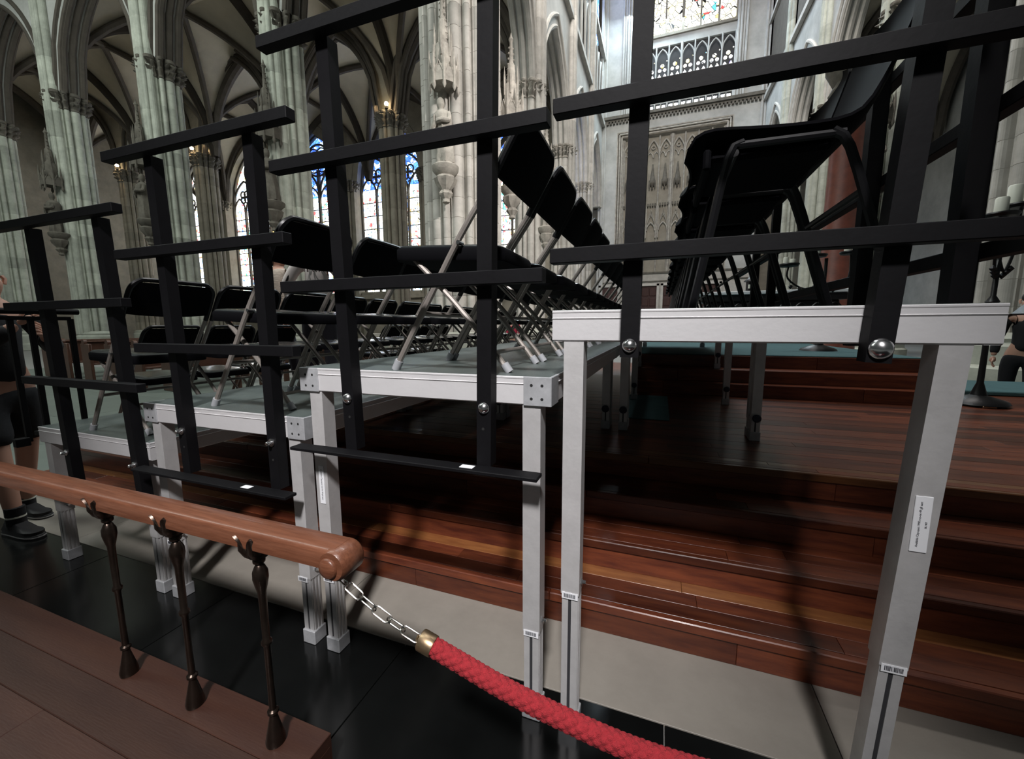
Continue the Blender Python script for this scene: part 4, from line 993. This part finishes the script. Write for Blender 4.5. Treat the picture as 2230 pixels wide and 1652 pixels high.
# lamps standing on the capitals of the aisle pillars
def sconce(x, y, z, label, spot):
    e = empty('capital_lamp', (x, y, z), label, 'lamp', 'lamps on the capitals')
    MB().lathe([(0.10, 0), (0.10, 0.04), (0.04, 0.07), (0.04, 0.16)], n=10).build('lamp_stand', M['iron'], e)
    MB().lathe([(0.03, 0.16), (0.09, 0.20), (0.11, 0.27), (0.07, 0.34), (0.01, 0.36)], n=12).build('bulb', M['lamp'], e)
    d = bpy.data.lights.new('spot', 'SPOT'); d.energy = spot; d.color = (1, 0.72, 0.40); d.spot_size = 1.2; d.spot_blend = 0.6; d.shadow_soft_size = 0.15
    o = bpy.data.objects.new('lamp_beam', d); COL.objects.link(o); o.parent = e; o.location = (0.1, -0.2, 0.5); o.rotation_euler = (0.35, 0, 0)
sconce(-14.6, 20.1, 13.14, 'bright warm lamp on the capital of the lit aisle pillar left of the crossing', 160)
sconce(-15.6, 20.55, 13.14, 'small second lamp on the same aisle capital, to its left', 40)
sconce(-30.5, 20.1, 13.14, 'warm lamp on the aisle capital above the tall window', 160)
sconce(-29.8, 20.6, 13.14, 'small lamp right of the warm lamp above the tall window', 40)
sconce(-38.9, 20.1, 13.14, 'warm lamp on the far left aisle capital', 160)
sconce(-39.7, 20.55, 13.14, 'small lamp left of the far left warm lamp', 40)
# ================================================================ PEOPLE
def skin_mesh(name, verts, edges, radii, m, root=0, lv=2):
    me = bpy.data.meshes.new(name); me.from_pydata(verts, edges, []); me.update()
    o = bpy.data.objects.new('tmp_' + name, me); COL.objects.link(o)
    md = o.modifiers.new('s', 'SKIN'); md.use_smooth_shade = True
    for i, r in enumerate(radii):
        sv = me.skin_vertices[0].data[i]; rr = r if isinstance(r, tuple) else (r, r); sv.radius = rr; sv.use_root = (i == root)
    sb = o.modifiers.new('d', 'SUBSURF'); sb.levels = lv; sb.render_levels = lv
    out = bpy.data.meshes.new_from_object(o.evaluated_get(bpy.context.evaluated_depsgraph_get())); bpy.data.objects.remove(o)
    out.materials.clear(); out.materials.append(m)
    for p in out.polygons: p.use_smooth = True
    out.name = name; return out
SKIN = mat('skin', (0.52, 0.29, 0.21), 0.55)
def person(loc, rz, label, top, legs, hair, h=1.72, armL=None, armR=None, shorts=False, stride=0.12, bare=None, shoes=(0.01, 0.01, 0.012), longhair=True, rib=False, group=None):
    """figure facing local +x; joints in metres for a height of 1.72"""
    e = empty('person', loc, label, 'person', group, rz=rz); k = h / 1.72; e.scale = (k, k, k)
    armL = armL or [(0.0, 0.235, 1.14), (0.04, 0.25, 0.90)]; armR = armR or [(0.0, -0.235, 1.14), (0.04, -0.25, 0.90)]
    V = [(0, 0, 0.93), (0, 0, 1.10), (0.0, 0, 1.28), (0, 0, 1.42), (0.0, 0, 1.50), (0.015, 0, 1.56), (0.02, 0, 1.65)]
    R = [(0.155, 0.115), (0.135, 0.10), (0.15, 0.105), (0.10, 0.075), 0.052, 0.085, 0.082]
    E = [(0, 1), (1, 2), (2, 3), (3, 4), (4, 5), (5, 6)]
    J = {}
    for s, arm in ((1, armL), (-1, armR)):
        b = len(V); V += [(0, s * 0.175, 1.40), arm[0], arm[1]]; R += [0.062, 0.043, 0.030]; E += [(3, b), (b, b + 1), (b + 1, b + 2)]
        st = stride * s; b2 = len(V); V += [(0.0, s * 0.095, 0.86), (0.5 * st + 0.02, s * 0.10, 0.48), (st, s * 0.10, 0.09)]; R += [0.092, 0.058, 0.040]
        E += [(0, b2), (b2, b2 + 1), (b2 + 1, b2 + 2)]; J[s] = (b, b2)
    inst('body', skin_mesh('body', V, E, R, SKIN), e)
    MB().lathe([(0.010, -0.012), (0.018, 0), (0.008, 0.022)], (0.115, 0, 1.615), 8).build('nose', SKIN, e)
    for s in (-1, 1):
        MB().lathe([(0.004, -0.004), (0.010, 0), (0.004, 0.004)], (0.100, s * 0.032, 1.650), 8).build('eye', M['wax'], e)
        MB().tube([(0.02, s * 0.086, 1.59), (0.015, s * 0.094, 1.62), (0.005, s * 0.086, 1.64)], 0.012, 6).build('ear', SKIN, e)
    MB().tube([(0.104, -0.025, 1.575), (0.108, 0, 1.573), (0.104, 0.025, 1.575)], 0.006, 6).build('mouth', SKIN, e)
    for s in (1, -1):   # hands with five fingers
        b, _ = J[s]; w = Vector(V[b + 2]); d = (w - Vector(V[b + 1])).normalized(); a = d.cross(Vector((0, 1, 0)))
        if a.length < 0.2: a = Vector((1, 0, 0))
        a.normalize(); c = d.cross(a).normalized(); hv = [w, w + d * 0.05, w + d * 0.085]; hr = [0.026, (0.036, 0.018), (0.036, 0.016)]; he = [(0, 1), (1, 2)]
        hm = skin_mesh('hand', [tuple(x) for x in hv], he, hr, SKIN, 0, 1); ho = inst('hand', hm, e)
        fm = MB()
        for i, L in enumerate((0.065, 0.078, 0.072, 0.055)):
            p = w + d * 0.085 + a * (0.028 - 0.0185 * i); fm.tube([p, p + d * L * 0.5 + c * 0.008 * s, p + d * L * 0.85 + c * 0.026 * s], 0.0085, 7)
        p = w + d * 0.035 + a * 0.034; fm.tube([p, p + d * 0.03 + a * 0.02, p + d * 0.055 + a * 0.026 + c * 0.012], 0.010, 7); fm.build('fingers', SKIN, ho)
    tm = mat('top_cloth', top, 0.9, 0, 0.5 if rib else 0.15, 12 if rib else 40, 0.25 if rib else 0.08, 30 if rib else 5, 0, (1, 1, 6) if rib else (1, 1, 1), col2=(tuple(x * 0.5 for x in top) if rib else None))
    TV = [(0, 0, 0.93), (0, 0, 1.10), (0.0, 0, 1.28), (0, 0, 1.41), (0.005, 0, 1.475)]; TR = [(0.170, 0.13), (0.155, 0.12), (0.168, 0.123), (0.115, 0.09), 0.062]; TE = [(0, 1), (1, 2), (2, 3), (3, 4)]
    for s, arm in ((1, armL), (-1, armR)):
        b = len(TV); el, wr = Vector(arm[0]), Vector(arm[1]); TV += [(0, s * 0.178, 1.395), tuple(el), tuple(el.lerp(wr, 0.88))]; TR += [0.075, 0.058, 0.046]; TE += [(3, b), (b, b + 1), (b + 1, b + 2)]
    inst('shirt', skin_mesh('shirt', TV, TE, TR, tm), e)
    LV = [(0, 0, 0.96), (0, 0, 0.90)]; LR = [(0.150, 0.115), (0.158, 0.120)]; LE = [(0, 1)]
    for s in (1, -1):
        st = stride * s; kn = Vector((0.5 * st + 0.02, s * 0.10, 0.48)); an = Vector((st, s * 0.10, 0.09)); hip = (0, s * 0.10, 0.84); b = len(LV)
        if shorts: LV += [hip, tuple(kn + Vector((0, 0, 0.06)))]; LR += [0.105, 0.095]; LE += [(1, b), (b, b + 1)]
        else: LV += [hip, tuple(kn), tuple(an)]; LR += [0.102, 0.075, 0.060]; LE += [(1, b), (b, b + 1), (b + 1, b + 2)]
    inst('trousers', skin_mesh('trousers', LV, LE, LR, mat('leg_cloth', legs, 0.9, 0, 0.2, 40)), e)
    sm_ = mat('shoe_leather', shoes, 0.6)
    for s in (1, -1):
        st = stride * s; y = s * 0.10; sh = MB(); vs = []
        ring = [(-0.085, 0.030), (-0.07, 0.040), (0, 0.042), (0.09, 0.048), (0.15, 0.046), (0.19, 0.034), (0.205, 0.012)]
        out = [(x, w) for x, w in ring] + [(x, -w) for x, w in reversed(ring)]
        n = len(out); top_z = lambda x: 0.095 if x < 0.02 else (0.075 if x < 0.1 else 0.055)
        for (kx, z) in ((1.04, 0.0), (1.04, 0.022), (0.98, 0.026), (1.0, 0.045)): vs += [(st + 0.05 + (x - 0.05) * kx, y + w * kx, z) for x, w in out]
        vs += [(st + 0.05 + (x - 0.05) * 0.8 - 0.01, y + w * 0.62, top_z(x)) for x, w in out]
        fs = [(i * n + j, i * n + (j + 1) % n, (i + 1) * n + (j + 1) % n, (i + 1) * n + j) for i in range(4) for j in range(n)] + [tuple(range(n - 1, -1, -1)), tuple(4 * n + j for j in range(n))]
        so = sh.add(vs, fs, True).build('shoe', sm_, e)
        MB().prism([(st + 0.05 + (x - 0.05) * 1.045, y + w * 1.05) for x, w in out], 0.010, 0.017).build('sole_line', mat('white_rubber', (0.55, 0.55, 0.55), 0.6), so)
        if shorts:
            so2 = MB().tube([(st, y, 0.07), (st + 0.002, y, 0.13), (st + 0.004, y, 0.185)], 0.046, 14).build('sock', mat('dark_sock', (0.012, 0.012, 0.014), 0.9), e)
            MB().tube([(st + 0.002, y, 0.118), (st + 0.002, y, 0.128)], 0.0475, 14).build('stripe', M['wax'], so2)
    hmat = mat('hair', hair, 0.5, 0, 0.6, 90, 0.4, 30)
    hp = [(-0.005, 0, 1.735), (-0.035, 0, 1.68), (-0.05, 0, 1.60)]; hr_ = [(0.055, 0.05), (0.098, 0.086), (0.072, 0.075)]; he = [(0, 1), (1, 2)]
    if longhair: hp += [(-0.075, 0.03, 1.50)]; hr_ += [(0.055, 0.04)]; he += [(2, 3)]
    ho = inst('hair', skin_mesh('hair', hp, he, hr_, hmat), e)
    if longhair:
        lk = MB(); rr = random.Random(3)
        for i in range(8):
            y = rr.uniform(-0.10, 0.10); pts = [(-0.09, y * 0.6, 1.50)]
            for q in range(1, 6): pts.append((-0.13 - 0.01 * q + rr.uniform(-0.01, 0.01), y * (0.6 + 0.12 * q) + rr.uniform(-0.02, 0.02), 1.50 - 0.038 * q))
            lk.tube(sub(pts, 3), 0.006, 5)
        lk.build('curl', hmat, ho)
    return e
person((-4.12, 1.33, 0), 0.10, 'person in dark jacket and shorts at the left edge with a hand raised, dark trainers', (0.012, 0.013, 0.015), (0.014, 0.014, 0.016), (0.05, 0.03, 0.02), 1.78,
       armL=[(0.10, 0.24, 1.17), (0.30, 0.10, 1.26)], armR=[(0.26, -0.22, 1.16), (0.37, -0.05, 1.33)], shorts=True, stride=-0.16, longhair=False)
person((-3.66, 3.62, 0.571), PI * 0.72, 'person in a white shirt with long dark curls standing beyond the chairs', (0.82, 0.76, 0.74), (0.012, 0.012, 0.018), (0.045, 0.018, 0.018), 1.80, armL=[(0.02, 0.31, 1.17), (0.12, 0.24, 0.98)], armR=[(0.02, -0.31, 1.17), (0.12, -0.24, 0.98)])
person((-4.34, 3.72, 0.571), PI * 0.25, 'person in a cream ribbed sweater standing left of the white shirt', (0.62, 0.53, 0.45), (0.03, 0.035, 0.05), (0.09, 0.05, 0.035), 1.72, rib=True)
b = empty('shoulder_bag', (-3.84, 3.12, 1.20), 'dark grey rounded bag with a small red patch hanging below the white shirt', 'bag')
MB().lathe([(0.02, -0.12), (0.13, -0.10), (0.16, 0.0), (0.13, 0.09), (0.03, 0.12)], n=18, fn=lambda a, z: 1 - 0.25 * abs(math.sin(a))).build('pouch', mat('grey_cloth', (0.07, 0.08, 0.085), 0.9), b)
MB().bbox(0.02, 0.075, -0.155, -0.12, 0.0, 0.06, 0.004).build('patch', mat('red_patch', (0.6, 0.12, 0.08), 0.7), b)
MB().tube([(-0.1, 0, 0.08), (-0.08, 0.15, 0.35), (0.0, 0.30, 0.72)], 0.010, 6).build('strap', M['black'], b)
person((4.55, 7.4, 0.0), -2.0, 'person in black clothing at the far right beyond the platform', (0.008, 0.008, 0.010), (0.008, 0.008, 0.010), (0.02, 0.015, 0.012), 1.75, longhair=False)
for i, (x, y, c, lb) in enumerate(((-10.2, 8.6, (0.16, 0.05, 0.03), 'visitor in a rust-red top beyond the chairs at the left'), (-12.6, 8.9, (0.02, 0.02, 0.025), 'dark-clothed visitor near the front arcade pillars at the left'),
                               (-4.4, 12.2, (0.55, 0.04, 0.09), 'visitor in a pink-red top seen between chair legs before the crossing pillar'))):
    person((x, y, 0), -0.6 + i, lb, c, (0.03, 0.03, 0.04), (0.05, 0.03, 0.02), 1.66, longhair=False)

# ================================================================ FURNISHINGS BEYOND THE DECKS
# carved dark altar with a pale top, seen under the shell chairs
al = empty('altar', (2.1, 10.2, 1.0), 'dark carved altar table with a thin white top edge below the shell chairs', 'altar')
MB().bbox(-1.35, 1.35, -0.45, 0.45, 0.98, 1.05, 0.01).build('table_top', M['label'], al)
MB().bbox(-1.30, 1.30, -0.42, 0.42, 0.84, 0.975, 0.01).build('cornice', M['iron'], al)
MB().bbox(-1.2, 1.2, -0.36, 0.36, 0.0, 0.84, 0.02).build('block', M['iron'], al)
for k in range(9):
    x = -1.12 + k * 0.28; o = MB()
    for q in range(5):
        a = 2 * PI * q / 5; o.lathe([(0.01, -0.03), (0.05, 0), (0.01, 0.03)], (x + 0.07 * math.cos(a), -0.37, 0.55 + 0.10 * math.sin(a)), 8, 'y')
    o.tube([(x, -0.37, 0.1), (x, -0.38, 0.42)], 0.02, 6).tube([(x + t, -0.38, 0.60 + z) for t, z in arcpts(0.13, 0.20, 5)], 0.015, 5).build('carved_ornament', M['iron'], al)
def lantern(x, y, z, label):
    e = empty('lantern', (x, y, z), label, 'lantern')
    MB().lathe([(0.11, 0), (0.11, 0.02), (0.09, 0.03), (0.09, 0.19), (0.14, 0.20), (0.13, 0.22), (0.05, 0.28), (0.02, 0.30), (0.02, 0.34)], n=6).build('cage', M['iron'], e)
    for s in (-0.04, 0.0, 0.04): MB().lathe([(0.018, 0.06), (0.018, 0.14)], (s, -0.085, 0), 6).build('window_light', M['wax'], e)
lantern(1.75, 9.95, 2.05, 'small dark lantern standing on the altar edge')
def candelabrum(x, y, z, label, spots, hstem=1.1, s=1.0):
    e = empty('candelabrum', (x, y, z), label, 'candelabrum'); e.scale = (s, s, s)
    MB().lathe([(0.22, 0), (0.20, 0.03), (0.06, 0.08), (0.025, 0.2), (0.02, hstem * 0.5), (0.05, hstem * 0.53), (0.02, hstem * 0.56), (0.02, hstem)], n=12).build('stem', M['iron'], e)
    for (dx, dy, dz, hc, rc, nc) in spots:
        br = MB().tube(sub([(0, 0, hstem * 0.75), (dx * 0.5, dy * 0.5, hstem * 0.68), (dx, dy, hstem * 0.8), (dx, dy, hstem + dz)], 4), 0.012, 6)
        for q in range(3): br.lathe([(0.004, -0.03), (0.03, 0), (0.004, 0.03)], (dx * (0.4 + 0.25 * q), dy * (0.4 + 0.25 * q), hstem * 0.66 + 0.03 * q), 6)
        br.build('arm', M['iron'], e)
        pn = MB().lathe([(0.03, -0.035), (0.11, -0.025), (0.125, 0.0), (0.12, 0.012), (0.02, 0.012)], (dx, dy, hstem + dz), 16).build('drip_pan', M['iron'], e)
        for c in range(nc):
            ox = (c - (nc - 1) / 2) * rc * 2.1; MB().lathe([(rc, 0.01), (rc, hc - 0.012 - 0.03 * c), (rc * 0.85, hc - 0.03 * c)], (dx + ox, dy - 0.02 * c, hstem + dz), 12).build('candle', M['wax'], pn)
candelabrum(2.02, 6.6, 1.0, 'black wrought candelabrum with thick white candles between the chair legs', [(-0.42, 0, -0.06, 0.10, 0.035, 2), (-0.10, 0.05, 0.05, 0.12, 0.045, 1), (0.26, 0, 0.06, 0.11, 0.038, 2)], 1.22)
candelabrum(2.93, 5.2, 0.59, 'tall dark candle stand with thick white candles and a spreading foot at the right edge', [(-0.09, -0.10, -0.09, 0.15, 0.045, 1), (0.10, 0.0, 0.0, 0.18, 0.050, 2)], 1.83)
for a in (0.4, 2.5, 4.6): tag(MB().bbox(-0.05, 0.05, -0.035, 0.035, -0.0195, 0.0, 0.004).build('wooden_block', M['brass'], None, (2.93 + 0.17 * math.cos(a), 5.2 + 0.17 * math.sin(a), 0.59)), ('pale block under the candle stand foot, %s' % ('right one' if a < 1 else 'left one' if a < 3 else 'front one')), 'block', 'blocks under the candle stand')
st = empty('book_stand', (3.0, 4.62, 0.572), 'dark music stand with pierced metal panel behind the end of the highest deck', 'stand')
MB().lathe([(0.02, 0), (0.02, 0.95)], n=8).build('stem', M['iron'], st); MB().bar((-0.18, 0, 0.86), (0.0, 0, 1.06), 0.28, 0.02, up=(0, 0, 1)).build('desk', M['iron'], st)
pn = MB()
for i in range(5): pn.tube([(0.06 + 0.04 * i, 0, 0.88), (0.06 + 0.04 * i, 0, 1.10)], 0.006, 5)
for i in range(5): pn.tube([(0.05, 0, 0.90 + 0.045 * i), (0.23, 0, 0.90 + 0.045 * i)], 0.006, 5)
pn.build('pierced_panel', M['iron'], st)
tag(MB().add([(0, 0, 0), (0.05, 0, -0.03), (0.075, 0, 0.03), (0.02, 0, 0.035), (0, 0.004, 0), (0.05, 0.004, -0.03), (0.075, 0.004, 0.03), (0.02, 0.004, 0.035)], [(0, 1, 2, 3), (7, 6, 5, 4), (0, 4, 5, 1), (1, 5, 6, 2), (2, 6, 7, 3), (3, 7, 4, 0)]).build('paper_scrap', M['label'], None, (2.78, 5.12, 0.605)), 'small bright scrap of paper at the foot of the candle stand', 'paper')
rc = empty('marble_column', (5.0, 15.4, 0), 'red marble column with dark carved capital seen between the shell chair legs', 'column')
MB().lathe([(0.62, 0), (0.62, 1.0), (0.50, 1.2), (0.46, 1.3), (0.45, 7.6), (0.48, 7.7)], n=20).build('shaft', M['marble_r'], rc)
MB().lathe([(0.46, 7.6), (0.52, 7.8), (0.60, 8.1), (0.50, 8.3), (0.74, 8.7), (0.70, 9.0)], n=16, fn=lambda a, z: 1 + 0.08 * math.sin(8 * a + z * 9)).build('capital', M['carved'], rc)
# benches, book desks and rail far left
def bench(x, y, rz, label, L=2.2):
    e = empty('pew', (x, y, 0), label, 'pew', 'pews before the left arcade', rz=rz); w = mat('pew_wood', (0.10, 0.045, 0.028), 0.45, 0, 0.1, 30, 0.3, 8) if 'pew_wood' not in bpy.data.materials else bpy.data.materials['pew_wood']
    MB().bbox(-L / 2, L / 2, -0.22, 0.22, 0.42, 0.46, 0.006).build('seat', w, e)
    MB().bbox(-L / 2, L / 2, 0.20, 0.24, 0.46, 0.98, 0.006).build('backrest', w, e); MB().bbox(-L / 2, L / 2, 0.16, 0.30, 0.98, 1.01, 0.006).build('book_ledge', w, e)
    for s in (-1, 1):
        MB().bbox(s * L / 2 - 0.03, s * L / 2 + 0.03, -0.25, 0.28, 0, 0.95, 0.01).lathe([(0.09, -0.031), (0.09, 0.031)], (s * L / 2, 0.1, 0.98), 12, 'x').build('end_panel', w, e)
P_ = ['nearest', 'second', 'third', 'fourth', 'fifth', 'sixth']
for k in range(6):
    bench(-9.6 - 1.25 * k, 6.6 + 0.12 * k, PI / 2 - 0.15, 'dark wooden pew seen through the picket guard at the left, %s in the row' % P_[k])
bd = empty('book_desk', (-7.0, 6.3, 0.0), 'long dark wooden kneeling desk with pale top edge behind the left chairs', 'desk')
MB().bbox(-1.9, 1.9, -0.10, 0.10, 0.88, 0.91, 0.004).build('desk_top', M['rail'], bd); MB().bbox(-1.88, 1.88, -0.06, -0.02, 0.62, 0.88, 0.004).build('front_board', bpy.data.materials['pew_wood'], bd)
for i in range(6): MB().bbox(-1.8 + 0.72 * i - 0.03, -1.8 + 0.72 * i + 0.03, -0.05, 0.05, 0, 0.88, 0.005).build('leg', bpy.data.materials['pew_wood'], bd)
bal = empty('balustrade', (-6.4, 11.1, 0), 'pale stone balustrade far behind the folding chairs', 'balustrade')
MB().bbox(-2.6, 4.2, -0.12, 0.12, 1.0, 1.12, 0.01).build('coping', M['carve'], bal); MB().bbox(-2.6, 4.2, -0.12, 0.12, 0.0, 0.2, 0.01).build('plinth', M['carve'], bal)
BB = MB().lathe([(0.05, 0.2), (0.05, 0.28), (0.03, 0.32), (0.055, 0.55), (0.03, 0.85), (0.05, 0.92), (0.05, 1.0)], n=8).mesh('baluster', M['carve'])
for k in range(26): inst('baluster', BB, bal, (-2.45 + 0.26 * k, 0, 0))
